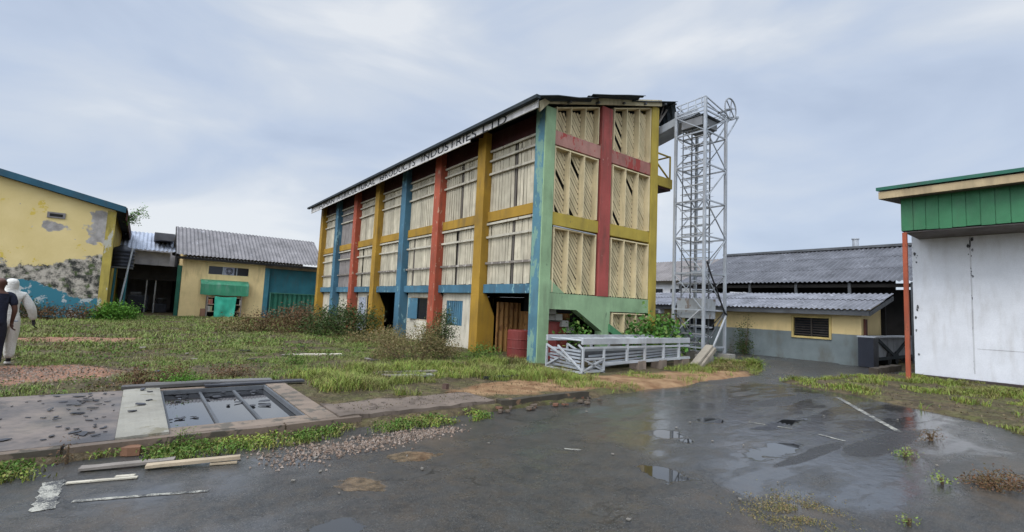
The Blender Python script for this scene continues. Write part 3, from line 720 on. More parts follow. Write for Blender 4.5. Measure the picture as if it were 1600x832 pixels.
hop = MB(); hop.obox((16.0,9.7,8.75),(.5,0,0),(0,.42,0),(0,0,.16)); hop.build('hopper', W('grey_hopper', (.2,.2,.2)), tw)
ar = MB(); ar.bar((16.8,9.12,9.12),(17.75,9.12,9.42),.06,.08); ar.bar((16.8,9.5,9.12),(17.75,9.5,9.42),.05,.06); ar.bar((17.75,9.12,9.42),(17.75,9.5,9.42),.05)
ar.bar((16.8,9.12,8.3),(17.72,9.12,9.38),.045); ar.bar((16.8,9.5,8.3),(17.72,9.5,9.38),.04)
ar.build('outrigger', M['galv'], tw)
wl = MB(); wc = Vector((17.02,9.04,9.52)); nn = 28
for i in range(nn):
    a0, a1 = 2*math.pi*i/nn, 2*math.pi*(i+1)/nn
    wl.tube(wc+Vector((math.cos(a0)*.40,0,math.sin(a0)*.40)), wc+Vector((math.cos(a1)*.40,0,math.sin(a1)*.40)), .03, 6, cap=False)
for i in range(6):
    a0 = math.pi*i/3+.3; wl.bar(wc, wc+Vector((math.cos(a0)*.40,0,math.sin(a0)*.40)), .03)
wl.tube(wc+Vector((0,-.06,0)), wc+Vector((0,.5,0)), .05, 10)
wl.build('pulley_wheel', W('wheel_steel', (.3,.31,.32), rough=.5), tw)
cb = MB(); cb.path([(15.5,9.05,3.6),(15.75,9.02,3.1),(16.2,9.02,2.5),(16.6,9.02,1.9),(16.82,9.02,1.75)], .03)
cb.build('hose', M['black'], tw)
lg = MB(); lg.bar((16.8,9.04,1.75),(15.55,8.95,.35),.05); lg.bar((15.38,9.25,1.9),(15.3,10.3,.9),.04); lg.build('loose_strut', M['alu'], tw)
for i, (x, y, l) in enumerate(((16.85,9.05,'square concrete plinth under the right front leg of the tower'),(15.4,9.05,'square concrete plinth under the nearest leg of the tower'),(16.85,10.3,'square concrete plinth under the right rear leg of the tower'),(15.4,10.3,'square concrete plinth under the left rear leg of the tower'))):
    b = MB(); rough_box(b, x-.22, x+.22, y-.22, y+.22, -.06, .37, .012, 3); single('concrete_plinth', b, M['concrete'], l, 'plinth', (x,y,0), 'tower plinths')
b = MB(); b.obox((14.75,8.75,.38), (.5,.02,.30), (0,.13,0), (-.03,0,.06)); b.obox((14.78,8.55,.34), (.45,.02,.28), (0,.04,0), (-.02,0,.05))
single('timber_trough', b, W('weathered_trough', (.30,.26,.2), streak=False, dirt_amt=.7), 'pale timber trough leaning against the foot of the tower', 'trough', (14.75,8.75,.05))
# ------------------------------------------------------------------ conveyor gallery lying on blocks
cg = thing('conveyor_section', (11.5,9.45,.07), 'long pale steel conveyor frame lying on concrete blocks before the gable', 'conveyor')
ya, yb = 8.72, 10.15
ch_ = MB(); ch_.box(9.12, 14.0, ya, ya+.07, .82, .98); ch_.box(9.12,14.0, yb-.07, yb, .82, .98); ch_.box(9.12,14.0,ya+.01,ya+.06,.70,.76); ch_.build('top_chord', M['alu'], cg, bevel=.008)
lc = MB(); lc.bar((9.95,ya+.03,.30),(14.0,ya+.03,.36),.06,.07); lc.bar((9.95,yb-.03,.30),(14.0,yb-.03,.36),.06,.07); lc.build('bottom_chord', M['alu'], cg)
eb = MB()
for y in (ya+.02, yb-.02):
    for x in (9.15, 9.95): eb.bar((x,y,.09),(x,y,.72),.05)
    eb.bar((9.12,y,.12),(9.98,y,.12),.05); eb.bar((9.15,y,.45),(9.95,y,.45),.04); eb.bar((9.15,y,.12),(9.95,y,.45),.04); eb.bar((9.15,y,.45),(9.95,y,.12),.04)
for x in (9.15,9.95):
    eb.bar((x,ya,.10),(x,yb,.10),.05); ym = (ya+yb)/2
    eb.bar((x,ya,.12),(x,ym+.25,.72),.045); eb.bar((x,yb,.72),(x,ym-.3,.35),.045); eb.bar((x,yb,.15),(x,ym+.2,.40),.045)
eb.build('end_frame', M['alu'], cg)
for x in (10.9,11.7,12.6,13.4):
    for y in (ya+.005, yb-.065): MB().box(x,x+.06,y,y+.06,.30,.82).build('stay', M['alu'], cg)
ro = MB(); x = 9.25
while x < 13.95:
    ro.tube((x,ya+.08,.90+.01*math.sin(x*9)),(x,yb-.08,.90),.02,8); x += .36
ro.build('roller', M['alu'], cg)
sl_ = MB()
for k in range(6): sl_.bar((9.2,ya+.15,.18+k*.09),(9.2,yb-.12,.22+k*.085),.02,.05)
for k in range(4): sl_.bar((9.5,ya+.15,.2+k*.1),(13.8,ya+.3,.4+k*.07),.02,.05)
sl_.build('slat', M['galv'], cg)
MB().box(9.6,13.9,ya+.40,yb-.3,.42,.60).build('belt_pan', M['galvdark'], cg)
blk_l = ['rough concrete block under the near end of the conveyor frame','rough concrete block at the second support of the conveyor frame','rough concrete block at the third support of the conveyor frame','rough concrete block under the tower end of the conveyor frame']
for i, x in enumerate((10.0,11.55,12.55,13.75)):
    b = MB(); rough_box(b, x-.17, x+.17, ya-.02, ya+.3, -.02, .06+.085*(i > 0)+(.24 if i else 0)-.06, .014, 3); b2 = b
    single('concrete_block', b, W('stained_block', (.22,.17,.13), streak=False), blk_l[i], 'block', (x,ya+.1,.05), 'blocks under the conveyor')

# ------------------------------------------------------------------ left yellow building
lb = thing('warehouse', (-8.7,42,0), 'tall yellow warehouse gable with peeling paint and a blue roof edge', 'building')
LY = 34.3
def rz(x): return 6.05+(-1.45-x)*.225 if x > -10 else 6.05+8.55*.225-(-10-x)*.225
MB().prism([(-16,LY,-.1),(-1.45,LY,-.1),(-1.45,LY,rz(-1.45)),(-10,LY,rz(-10)),(-16,LY,rz(-16))], (0,.3,0)).build('gable_wall', M['peel'], lb)
MB().box(-1.75,-1.452,LY+.302,52,-.1,5.95).build('side_wall', W('mustard_side_wall', (.40,.30,.05), dirt=(.05,.05,.02), dirt_amt=.8), lb)
p_ = MB(); p_.box(-1.78,-1.40,LY-.04,LY-.003,-.1,6.0); p_.build('pilaster', W('mustard_pilaster', (.40,.31,.07), chip=(.42,.40,.33), chip_thr=.57, chip_sc=2.5, dirt=(.06,.06,.03), dirt_amt=.9), lb)
rk = MB(); rk.prism([(-10,LY-.35,rz(-10)),(-1.0,LY-.35,rz(-1.0)),(-1.0,LY-.35,rz(-1.0)+.34),(-10,LY-.35,rz(-10)+.34)], (0,.06,0)); rk.prism([(-10,LY-.35,rz(-10)),(-16,LY-.35,rz(-16)),(-16,LY-.35,rz(-16)+.34),(-10,LY-.35,rz(-10)+.34)], (0,.06,0))
rk.build('bargeboard', W('blue_bargeboard', (.025,.09,.13), chip=(.08,.09,.09), chip_thr=.64), lb)
rr = MB(); rr.prism([(-10,LY-.285,rz(-10)+.2),(-.95,LY-.285,rz(-.95)+.2),(-.95,LY-.285,rz(-.95)+.3),(-10,LY-.285,rz(-10)+.3)], (0,18,0)); rr.prism([(-10,LY-.285,rz(-10)+.2),(-16,LY-.285,rz(-16)+.2),(-16,LY-.285,rz(-16)+.3),(-10,LY-.285,rz(-10)+.3)], (0,18,0)); rr.build('roof', M['roofdark'], lb)
MB().box(-.98,-.92,LY-.2,52,5.55,6.12).build('eaves_board', M['maroon'], lb)
v = MB(); v.box(-4.15,-3.45,LY-.05,LY-.002,5.28,5.58); vf = v.build('vent', W('grey_vent', (.2,.18,.17)), lb)
v = MB(); v.box(-4.05,-3.55,LY-.06,LY-.051,5.36,5.50); v.build('grille', M['dark'], vf)
# tank on a stand
tk = thing('water_tank', (-.95,36.6,0), 'ribbed black water tank on a steel stand by the yellow warehouse', 'tank')
prof = [(.5,3.05)]
for k in range(5): prof += [(.58,3.07+k*.21),(.60,3.12+k*.21),(.58,3.17+k*.21),(.56,3.20+k*.21)]
prof += [(.5,4.15),(.2,4.28),(.18,4.34)]
MB().lathe((-1.0,36.6,0), prof, 28).build('tank_body', M['tank'], tk, smooth=True)
for (x, y) in ((-1.3,36.1),(-.75,36.1),(-1.3,37.1),(-.75,37.1)): MB().tube((x,y,0),(x+.05,y,3.0),.05).build('leg', M['teal'], tk)
MB().box(-1.5,-.45,36.0,37.2,2.96,3.045).build('stand_top', M['galvdark'], tk)
pp = MB().tube((-.95,35.2,.05),(-.55,35.6,4.15),.045,8); single('leaning_pole', pp, M['galv'], 'thin pale pole leaning between the tank and the shed eave', 'pole', (-.95,35.2,.05))
# ------------------------------------------------------------------ carport shed behind
cp = thing('open_shed', (0,48,0), 'open fronted shed with a pale roof between the yellow warehouse and the house', 'shed')
MB().corr((-2.6,44.6,4.75),(4.9,0,0),(0,4.5,1.7),.25,.03).build('roof', W('pale_sheet_roof', (.33,.36,.42), rough=.5), cp)
MB().box(-2.6,1.6,45.2,45.35,3.72,4.68).build('front_band', W('grey_band', (.34,.34,.36)), cp)
MB().box(-2.6,2.4,52,52.2,0,6.6).build('back_wall', W('pale_back_wall', (.36,.33,.31), dirt_amt=.8), cp)
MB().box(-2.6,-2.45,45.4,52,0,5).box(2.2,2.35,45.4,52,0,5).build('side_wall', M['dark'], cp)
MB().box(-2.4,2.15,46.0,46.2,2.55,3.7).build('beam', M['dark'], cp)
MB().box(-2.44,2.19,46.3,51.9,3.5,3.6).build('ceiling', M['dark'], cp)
for x in (-.9,.35,.9): MB().tube((x,46.1,0),(x,46.1,2.54),.05).build('post', M['galv'], cp)
MB().prism([(.5,45.0,5.6),(1.75,45.0,5.6),(1.75,45.0,6.15),(.5,45.0,6.15)],(0,3,0)).build('roof_ventilator', M['asbdark'], cp)
mc = thing('machine', (-.1,46.8,0), 'dark machine cabinet parked in the open shed behind the posts', 'machine')
MB().box(-.75,.55,46.4,47.6,.15,1.35).build('body', M['tank'], mc, bevel=.05); MB().box(-.6,.1,46.6,47.4,1.355,1.6).build('cover', M['galvdark'], mc, bevel=.04)
for x in (-.6,.4): MB().lathe((x,46.5,.08),[(.12,0),(.12,.06)],12).build('foot', M['dark'], mc)
m2 = thing('machine', (1.3,47,0), 'low dark machine with a hopper at the right side of the open shed', 'machine')
MB().box(.85,1.75,46.6,47.6,.08,.75).build('body', M['tank'], m2, bevel=.04); MB().lathe((1.3,47,0),[(.15,.755),(.4,1.15),(.4,1.2)],16).build('hopper', M['galvdark'], m2)
# ------------------------------------------------------------------ yellow house
hs = thing('house', (6.7,43,0), 'yellow plastered house with a grey corrugated roof and teal end bay', 'house')
HY = 40.5
w_ = MB(); w_.box(2.2,3.75,HY,HY+.2,-.1,4.1); w_.box(6.3,7.4,HY,HY+.2,-.1,4.1); w_.box(3.75,6.3,HY,HY+.2,-.1,3.12); w_.box(3.75,6.3,HY,HY+.2,3.7,4.1)
w_.build('front_wall', M['housewall'], hs)
MB().box(2.2,2.38,HY+.202,46.5,-.1,4.1).prism([(2.2,HY+.202,4.102),(2.2,43.6,6.35),(2.2,46.5,4.102)],(.18,0,0)).build('side_wall', M['housewall'], hs)
MB().box(1.95,2.19,HY+.3,HY+.7,-.1,3.6).build('post', M['dkgreen'], hs)
MB().box(7.402,11.3,HY+.35,HY+.5,-.1,4.1).build('end_bay', M['teal'], hs); MB().box(7.402,7.75,HY+.02,HY+.34,-.1,3.85).build('pier', W('teal_pier', (.05,.18,.22)), hs)
MB().box(7.41,11.3,HY+.06,HY+.34,3.86,4.09).build('lintel', W('dull_lintel', (.3,.23,.14)), hs)
r_ = MB()
for k in range(3):
    y0 = 40.0+k*1.25; r_.corr((1.75, y0-.05, 4.30+k*.775+.03-.035*k), (9.9,0,0), (0,1.33,.82), .24, .035, .01)
r_.build('roof', M['asb'], hs)
r_ = MB(); r_.corr((1.75,43.85,6.62),(9.9,0,0),(0,3.0,-2.0),.24,.035,.01); r_.build('roof', M['asb'], hs)
MB().prism([(1.70,39.98,4.1),(1.70,43.8,6.47),(1.70,43.8,6.63),(1.70,39.98,4.27)],(.045,0,0)).build('bargeboard', M['dark'], hs)
MB().box(1.75,11.6,40.02,40.08,4.02,4.2).build('eaves_board', M['dark'], hs)
wn_ = MB().box(3.76,6.29,HY+.1,HY+.12,3.125,3.695).build('window', M['glassdark'], hs)
MB().box(4.62,4.68,HY-.01,HY+.09,3.125,3.695).box(5.5,5.56,HY-.01,HY+.09,3.125,3.695).build('mullion', M['galv'], wn_)
vb_ = MB().box(4.70,5.36,HY-.02,HY+.09,3.13,3.69); vbo = vb_.build('vent_block', W('grey_vent_block', (.33,.33,.38)), wn_)
rg_ = MB()
for rr_ in (.22,.13):
    for i in range(20):
        a0, a1 = 2*math.pi*i/20, 2*math.pi*(i+1)/20
        rg_.bar((5.03+math.cos(a0)*rr_,HY-.03,3.41+math.sin(a0)*rr_),(5.03+math.cos(a1)*rr_,HY-.03,3.41+math.sin(a1)*rr_),.035)
for i in range(4): rg_.bar((5.03+math.cos(i*1.57+.8)*.13,HY-.03,3.41+math.sin(i*1.57+.8)*.13),(5.03+math.cos(i*1.57+.8)*.22,HY-.03,3.41+math.sin(i*1.57+.8)*.22),.03)
rg_.build('grille', M['dark'], vbo)
aw = thing('awning', (4.8,HY,2.2), 'faded green awning fixed to the yellow house above the kiosk', 'awning')
a_ = MB(); pr = [(HY-.01,2.72),(HY-.45,2.62),(HY-.75,2.36),(HY-.8,1.62)]
for i in range(3):
    (y0,z0),(y1,z1) = pr[i], pr[i+1]; n = 10
    for k in range(n):
        xa_, xb_ = 3.3+3.0*k/n, 3.3+3.0*(k+1)/n; s0 = .05*nz(k,i,.9,2) if i else 0; s1 = .05*nz(k+1,i,.9,2) if i else 0
        a_.prism([(xa_,y0,z0+s0),(xb_,y0,z0+s1),(xb_,y1,z1+s1),(xa_,y1,z1+s0)],(0,.015,-.012))
a_.build('canopy', M['awning'], aw)
MB().bar((3.4,HY-.02,1.7),(3.4,HY-.75,1.7),.04).bar((6.2,HY-.02,1.7),(6.2,HY-.75,1.7),.04).build('bracket', M['galvdark'], aw)
kk = thing('kiosk', (4.8,40,0), 'small roadside kiosk with shelves under the green awning', 'kiosk')
kb_ = MB()
for x in (3.75,5.85): kb_.box(x,x+.07,39.75,39.82,.05,1.58); kb_.box(x,x+.07,40.35,40.42,.05,1.58)
kb_.build('frame', M['wood'], kk)
for z in (.45,.95,1.45): MB().box(3.82,5.85,39.8,40.4,z,z+.04).build('shelf', M['palewood'], kk)
MB().box(3.83,5.84,40.36,40.40,.1,.44).box(3.83,5.84,40.36,40.40,.5,.94).box(3.83,5.84,40.36,40.40,1.0,1.44).build('back_panel', M['dark'], kk)
MB().box(3.45,3.72,39.78,40.3,.0,.65).build('side_crate', W('brown_crate', (.25,.13,.08)), kk)
gc = [(.42,.16,.1),(.45,.42,.36),(.5,.3,.12),(.3,.12,.1),(.4,.4,.2)]
for i in range(9):
    x = 3.9+rnd.uniform(0,.35)*(1 if i < 6 else 1)+(1.55 if i >= 6 else 0); zz = (.99,.49,1.0)[i % 3]; w = rnd.uniform(.12,.2); h = rnd.uniform(.2,.4)
    x = 3.86+.14*(i//3) + (1.65 if i >= 6 else 0)
    b = MB().box(x,x+.12,39.83+.01*i,40.1,zz,zz+h); single('carton', b, W('carton_%d' % i, gc[i % 5], dirt_amt=.2), 'small faded carton on the kiosk shelves beside the green tarpaulin', 'carton', (x+.06,40,zz), 'cartons on the kiosk')
tp = MB(); n1_, n2_ = 14, 14
for lay in (0,1):
    for j in range(n2_+1):
        for i in range(n1_+1):
            u, v_ = i/n1_, j/n2_; x = 4.2+1.35*u-.12*v_*(u-.3); y = 39.70-.05*v_+.07*math.sin(u*9+v_*3)*v_-.05*nz(u*4,v_*4,1,2)+lay*.012
            tp.v.append((x, y, 1.56-1.5*v_-.06*math.sin(u*3.1)))
n_1 = (n1_+1)*(n2_+1)
for j in range(n2_):
    for i in range(n1_):
        a0 = j*(n1_+1)+i; tp.f += [(a0,a0+1,a0+n1_+2,a0+n1_+1),(n_1+a0,n_1+a0+n1_+1,n_1+a0+n1_+2,n_1+a0+1)]
single('tarpaulin', tp, M['tarp'], 'bright green tarpaulin hanging over the front of the kiosk', 'tarpaulin', (4.8,39.7,.05), smooth=True)
gc_ = thing('metal_gate', (9.5,40.3,0), 'dark green ribbed metal sheet gate beside the teal end bay', 'gate')
MB().corr((7.9,40.3,.05),(3.4,0,0),(0,0,1.95),.34,.05,.01).build('sheet', M['dkgreen'], gc_)
MB().bar((7.85,40.22,1.98),(11.35,40.22,1.98),.07,.07).bar((7.85,40.2,.05),(7.85,40.2,2.0),.08).bar((11.3,40.2,.05),(11.3,40.2,2.0),.08).build('frame', W('mid_green_frame', (.05,.17,.12)), gc_)  # frame in a lighter green than the sheet
# creeper on the warehouse roof is made with the plants below

# ------------------------------------------------------------------ right: low building, shed, white house, white shed
lw = thing('low_building', (24.5,11,0), 'low yellow and grey building with a corrugated lean-to roof', 'building')
w_ = MB(); w_.box(23,23.18,6.75,7.85,-.1,2.28); w_.box(23,23.18,9.3,20,-.1,2.28); w_.box(23,23.18,7.85,9.3,-.1,1.0); w_.box(23,23.18,7.85,9.3,1.84,2.28)
w_.build('front_wall', M['lowwall'], lw)
MB().prism([(23.182,6.75,-.1),(25.45,6.75,-.1),(25.45,6.75,2.80),(23.182,6.75,2.26)],(0,.18,0)).build('end_wall', M['lowwall'], lw)
MB().box(23.25,23.5,6.68,6.747,1.05,1.85).build('hatch', W('brown_hatch', (.13,.05,.035)), lw)
r_ = MB(); r_.corr((22.45,6.3,2.22),(0,14,0),(1.9,0,.46),.2,.03,.01); r_.corr((24.2,6.3,2.68),(0,14,0),(1.35,0,.325),.2,.03,.01)
r_.build('roof', M['asbdark2'] if 'asbdark2' in M else W('wet_lean_to_roof', (.23,.23,.25), rough=.38, var=.45, scale=1.5, dirt=(.05,.05,.05), dirt_amt=.8, streak=False, chip=(.32,.32,.34), chip_thr=.6, chip_sc=1.6), lw)
MB().box(22.52,22.6,6.35,20.2,1.98,2.19).prism([(22.6,6.32,1.98),(25.6,6.32,2.71),(25.6,6.32,2.88),(22.6,6.32,2.17)],(0,.05,0)).build('eaves_board', M['galvdark'], lw)
wf = MB(); wf.box(22.94,23.03,7.80,7.88,.94,1.90).box(22.94,23.03,9.27,9.35,.94,1.90).box(22.94,23.03,7.885,9.265,.94,1.02).box(22.94,23.03,7.885,9.265,1.82,1.90)
wfo = wf.build('window', W('yellow_window_frame', (.58,.44,.17)), lw)
MB().box(23.06,23.08,7.89,9.26,1.03,1.81).build('pane', M['glassdark'], wfo)
lo = MB()
for k in range(2):
    for j in range(7): lo.obox((23.03,8.24+k*.68,1.10+j*.105),(.02,0,.02),(0,.3,0),(.003,0,-.003))
lo.build('louvre_glass', W('dirty_louvre_glass', (.05,.043,.04), rough=.25), wfo)
MB().box(23.01,23.06,8.55,8.6,1.03,1.81).build('mullion', W('dark_mullion', (.06,.05,.04)), wfo)
# second window half hidden by the tower
wfo = MB().box(22.95,22.998,13.0,14.6,1.0,1.8).build('window', M['glassdark'], lw)
ac = thing('air_conditioner', (22.75,16.4,1.8), 'small white air conditioner unit on the low wall behind the olive column', 'air conditioner')
MB().box(22.55,22.99,15.9,16.7,1.72,2.0).build('casing', M['whitewall'], ac, bevel=.02); MB().lathe((22.5,16.1,1.86),[(.1,-.05),(.1,.05)],12).build('fan_grille', M['galvdark'], ac)

sd_ = thing('workshop_shed', (30,11,0), 'large workshop shed with a dark corrugated roof and open eaves behind the low building', 'shed')
r_ = MB()
for k in range(3):
    r_.corr((26.9+k*2.05,5.6,3.66+k*.80),(0,12.2-.0*k,0),(2.15,0,.82),.22,.035,.01)
r_.build('roof', M['asbdark'], sd_)
MB().corr((33.0,5.6,6.0),(0,12.2,0),(3.2,0,-1.2),.22,.035,.01).build('roof', M['asbdark'], sd_)
MB().box(32.75,33.1,5.5,17.9,6.0,6.14).build('ridge_cap', M['galvdark'], sd_)
# open eaves: the back stays open in places so sky shows between posts
for y in (6.0,8.4,10.8,13.2,15.6,17.6): MB().bar((27.1,y,0),(27.1,y,3.6),.12).build('post', M['galvdark'], sd_)
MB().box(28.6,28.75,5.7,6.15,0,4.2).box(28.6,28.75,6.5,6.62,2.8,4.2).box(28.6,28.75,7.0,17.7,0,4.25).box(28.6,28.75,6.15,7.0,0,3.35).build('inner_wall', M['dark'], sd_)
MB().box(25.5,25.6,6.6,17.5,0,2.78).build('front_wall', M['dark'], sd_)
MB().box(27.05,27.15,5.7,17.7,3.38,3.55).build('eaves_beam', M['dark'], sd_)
cn = MB().tube((33.0,9.9,6.1),(33.0,9.9,6.55),.16,12).tube((33.0,9.9,6.56),(33.0,9.9,6.62),.2,12); cn.build('chimney', M['galv'], sd_)
single('loose_bundle', MB().obox((27.0,13.9,3.05),(.1,0,0),(0,.35,.02),(0,0,.08)).obox((27.0,13.3,3.02),(.1,0,0),(0,.2,.05),(0,0,.07)), M['whitewall'], 'white rolled bundle lying in the open eaves of the workshop shed', 'bundle', (27,13.7,2.95))

wh = thing('white_house', (37,27,0), 'pale two storey house with a brown roof seen behind the tower', 'house')
MB().box(35,35.2,19,34,-.1,4.6).build('front_wall', M['whitewall'], wh)
MB().box(35.21,40,19,19.2,-.1,4.6).build('end_wall', M['whitewall'], wh)
MB().corr((34.3,18.5,4.45),(0,16,0),(3.4,0,2.0),.25,.03).build('roof', W('brown_grey_roof', (.2,.18,.17)), wh); MB().corr((37.7,18.5,6.45),(0,16,0),(3.4,0,-2.0),.25,.03).build('roof', W('brown_grey_roof_back', (.2,.18,.17)), wh)
for y in (20.4,22.6,24.3):
    fo = MB().box(34.93,34.998,y,y+1.1,2.9,3.9).build('window', M['whitewall'], wh); MB().box(34.9,34.928,y+.08,y+1.02,2.98,3.82).build('pane', M['glassdark'], fo)

ws = thing('white_shed', (22.5,0,0), 'white walled shed with green cladding under the roof at the lot edge', 'shed')
WX = 20.35
MB().box(WX,WX+.2,-8,4.5,.12,4.9).build('front_wall', M['whitewall'], ws)
MB().box(WX+.202,28,4.3,4.5,.12,4.9).build('side_wall', M['whitewall'], ws)
MB().box(WX-.22,28,-8,4.62,-.1,.118).build('plinth', W('dark_plinth', (.06,.045,.04)), ws)
jb = MB()
jb.box(WX-.006,WX-.001,3.05,3.085,.3,4.7); jb.box(WX-.006,WX-.001,1.72,1.75,.3,4.7); jb.box(WX-.004,WX-.0005,-8,3.0,1.05,1.075)
jb.build('panel_joint', W('joint_strip', (.55,.54,.54), chip=(.05,.05,.05), chip_thr=.60, chip_sc=3.5), ws)
torn = W('torn_insulation', (.05,.05,.05), chip=(.4,.4,.4), chip_thr=.55, chip_sc=20)
for i in range(16):
    dm = MB()
    y, z = (3.06+rnd.uniform(-.06,.06), rnd.uniform(2.9,4.5)) if i < 7 else (4.40+rnd.uniform(-.05,.04), rnd.choice((3.8,4.0,2.3,1.9,1.6,.8))+rnd.uniform(-.1,.1))
    r = rnd.uniform(.015,.05); pts = [(WX-.011-.0004*i, y+r*rnd.uniform(.5,1)*math.cos(a0), z+1.6*r*rnd.uniform(.6,1.1)*math.sin(a0)) for a0 in [k*math.pi/4 for k in range(8)]]
    dm.prism(pts, (.008,0,0)); dm.build('torn_patch', torn, ws)
fc = MB(); y = 4.36; 
while y > -8:
    fc.box(18.6+rnd.uniform(-.004,.004),18.63,y-.29,y-.012,4.60+rnd.uniform(-.012,.012),5.70); fc.box(18.612,18.628,y-.013,y+.001,4.62,5.7); y -= .30
fc.box(18.6285,18.70,-8,4.355,4.63,5.69); fc.build('green_cladding', M['fgreen'], ws)
MB().prism([(18.64,4.33,4.6),(WX+.5,4.33,4.6),(WX+.5,4.33,5.78),(18.64,4.33,5.74)],(0,.03,0)).build('end_cladding', W('dark_end_cladding', (.1,.13,.12)), ws)
MB().box(18.12,18.2,-8,4.80,5.60,5.82).prism([(18.202,4.74,5.6),(25,4.74,6.3),(25,4.74,6.52),(18.202,4.74,5.82)],(0,.06,0)).build('bargeboard', M['tan'], ws)
MB().prism([(18.06,-8,5.86),(25,-8,6.58),(25,-8,6.66),(18.06,-8,5.96)],(0,12.85,0)).build('roof', M['dkgreen'], ws)
MB().prism([(18.205,-8,5.58),(25,-8,6.28),(25,-8,6.30),(18.205,-8,5.605)],(0,12.7,0)).build('soffit', W('dark_soffit', (.12,.1,.08)), ws)
MB().prism([(18.66,-8,4.55),(WX-.005,-8,4.55),(WX-.005,-8,4.58),(18.66,-8,4.58)],(0,12.3,0)).build('ceiling', W('canopy_ceiling', (.15,.13,.12)), ws)
for y in (4.28,-2.5):
    MB().box(18.56,18.68,y-.055,y+.055,-.05,4.55).build('post', M['rust'], ws, bevel=.008)
tl = thing('trailer', (25.0,5.9,0), 'grey panelled trailer bed with dark cross bracing behind the rust coloured post', 'trailer')
MB().box(22.9,28,6.25,6.65,.34,1.14).build('side_panel', M['box'], tl); MB().box(22.3,28.2,6.1,6.7,1.145,1.20).build('deck', M['galv'], tl)
MB().bar((22.9,6.21,1.1),(25.1,6.21,.38),.05,.13).bar((25.1,6.21,.38),(27.2,6.21,1.1),.05,.13).bar((22.4,6.2,.32),(28,6.2,.32),.05,.12).build('brace', M['roofdark'], tl)
MB().box(22.25,22.85,6.15,6.65,.02,1.14).build('cabinet', M['tank'], tl)
for x in (24.4,25.4): MB().tube((x,6.2,.3),(x,6.65,.3),.27,18).build('wheel', M['black'], tl)
for x in (23.3,27.6): MB().bar((x,6.5,0.0),(x,6.5,.33),.14).build('leg', M['galvdark'], tl)
b = MB(); rough_box(b, 19.8, 22.4, 5.35, 5.62, -.02, .2, .03, 8); single('low_wall', b, W('mossy_low_wall', (.07,.055,.04), streak=False), 'low dark broken wall on the ground left of the rust coloured post', 'wall', (21,5.5,0))

M['kerbdirt'] = W('muddy_concrete', (.12,.09,.065), streak=False)
# ------------------------------------------------------------------ loose things on the ground
def plank(p, q, w, h, mat, label, lift=.0, group=None):
    p, q = Vector(p), Vector(q); m = MB(); d = q-p; t = d.normalized(); s = Vector((-t.y,t.x,0)); n = 6; vs = []
    for i in range(n+1):
        c = p+d*i/n; ww = w*rnd.uniform(.85,1.08)
        for (a_, b_) in ((-1,0),(1,0),(1,1),(-1,1)): vs.append(c+s*a_*ww/2+Vector((0,0,.006+b_*h*rnd.uniform(.85,1.1))))
    fs = [(3,2,1,0), tuple(n*4+k for k in range(4))]
    for i in range(n):
        for k in range(4): fs.append((i*4+k, i*4+(k+1) % 4, (i+1)*4+(k+1) % 4, (i+1)*4+k))
    m.add(vs, fs); return single('plank', m, mat, label, 'plank', tuple((p+q)/2), group)
plank((-.30,6.07,.01),(.42,5.93,.02), .10,.025, M['wood'], 'dark wet plank at the asphalt edge below the pale slab')
plank((.19,5.84,.015),(.96,5.68,.03), .09,.03, M['palewood'], 'pale tan plank on the asphalt edge in front of the pit')
plank((.70,5.70,.0),(.93,5.64,.0), .05,.015, M['palewood'], 'short tan offcut under the right end of the tan plank')
plank((-.36,5.73,.0),(.13,5.62,.0), .04,.012, M['rail'], 'thin white batten on the asphalt beside the paint stripe')
plank((-.03,5.72,.0),(.11,5.68,.0), .045,.012, M['rail'], 'short white splinter beside the thin white batten')
plank((-.1,9.95,.12),(1.25,9.9,.13), .22,.05, W('dark_wet_board', (.09,.085,.08), streak=False, rough=.5), 'long dark board along the back edge of the flooded pit')
plank((.2,10.15,.12),(2.1,10.0,.12), .25,.04, W('grey_wet_board', (.15,.14,.13), streak=False, rough=.5), 'long grey board in the grass behind the flooded pit')
plank((1.0,9.72,.13),(2.6,9.75,.12), .2,.03, M['slate'], 'dark board across the back right corner of the pit')
plank((4.2,10.3,.1),(5.6,10.0,.11), .22,.05, M['wood'], 'grey broken board lying in the yellow grass')
plank((4.4,9.75,.1),(5.3,9.6,.1), .3,.04, W('grey_tile_board', (.26,.25,.24), streak=False), 'flat grey sheet lying in the yellow grass')
plank((6.2,8.9,.09),(7.5,8.7,.1), .1,.05, W('black_board', (.03,.03,.03), streak=False), 'black board on the brown mud by the corner column')
plank((3.4,14.5,.09),(4.8,14.2,.1), .25,.03, M['rail'], 'pale thin sheet lying in the far grass')
def shard(name, c, r, h, mat, label, cat, group, flat=1., rz_=None):
    m = MB(); n = rnd.randint(4,6); a0 = rnd.uniform(0,6); base = []; an = rnd.uniform(0,3) if rz_ is None else rz_
    tx, ty = rnd.uniform(-.12,.12), rnd.uniform(-.12,.12)
    for i in range(n):
        k = a0+2*math.pi*i/n+rnd.uniform(-.3,.3); u, v_ = r*rnd.uniform(.7,1.2)*math.cos(k), r*flat*rnd.uniform(.7,1.2)*math.sin(k)
        X, Y = u*math.cos(an)-v_*math.sin(an), u*math.sin(an)+v_*math.cos(an)
        base.append((c[0]+X, c[1]+Y, c[2]+.003+X*tx+Y*ty+abs(tx)*r+abs(ty)*r))
    m.prism(base, (0,0,h)); return single(name, m, mat, label, cat, c, group)
for i in range(84):
    if i < 50: x, y = -.10-abs(rnd.gauss(0,.32)), rnd.uniform(6.75,9.6)
    else: x, y = rnd.uniform(-2.2,-.2), rnd.uniform(7.5,9.65)
    shard('slate_fragment', (x,y,.13), rnd.choice((.02,.03,.04,.05,.085)), .007, M['slate'], 'dark broken roof slate lying on the grey concrete pad', 'slate', 'slates on the concrete pad', .45)
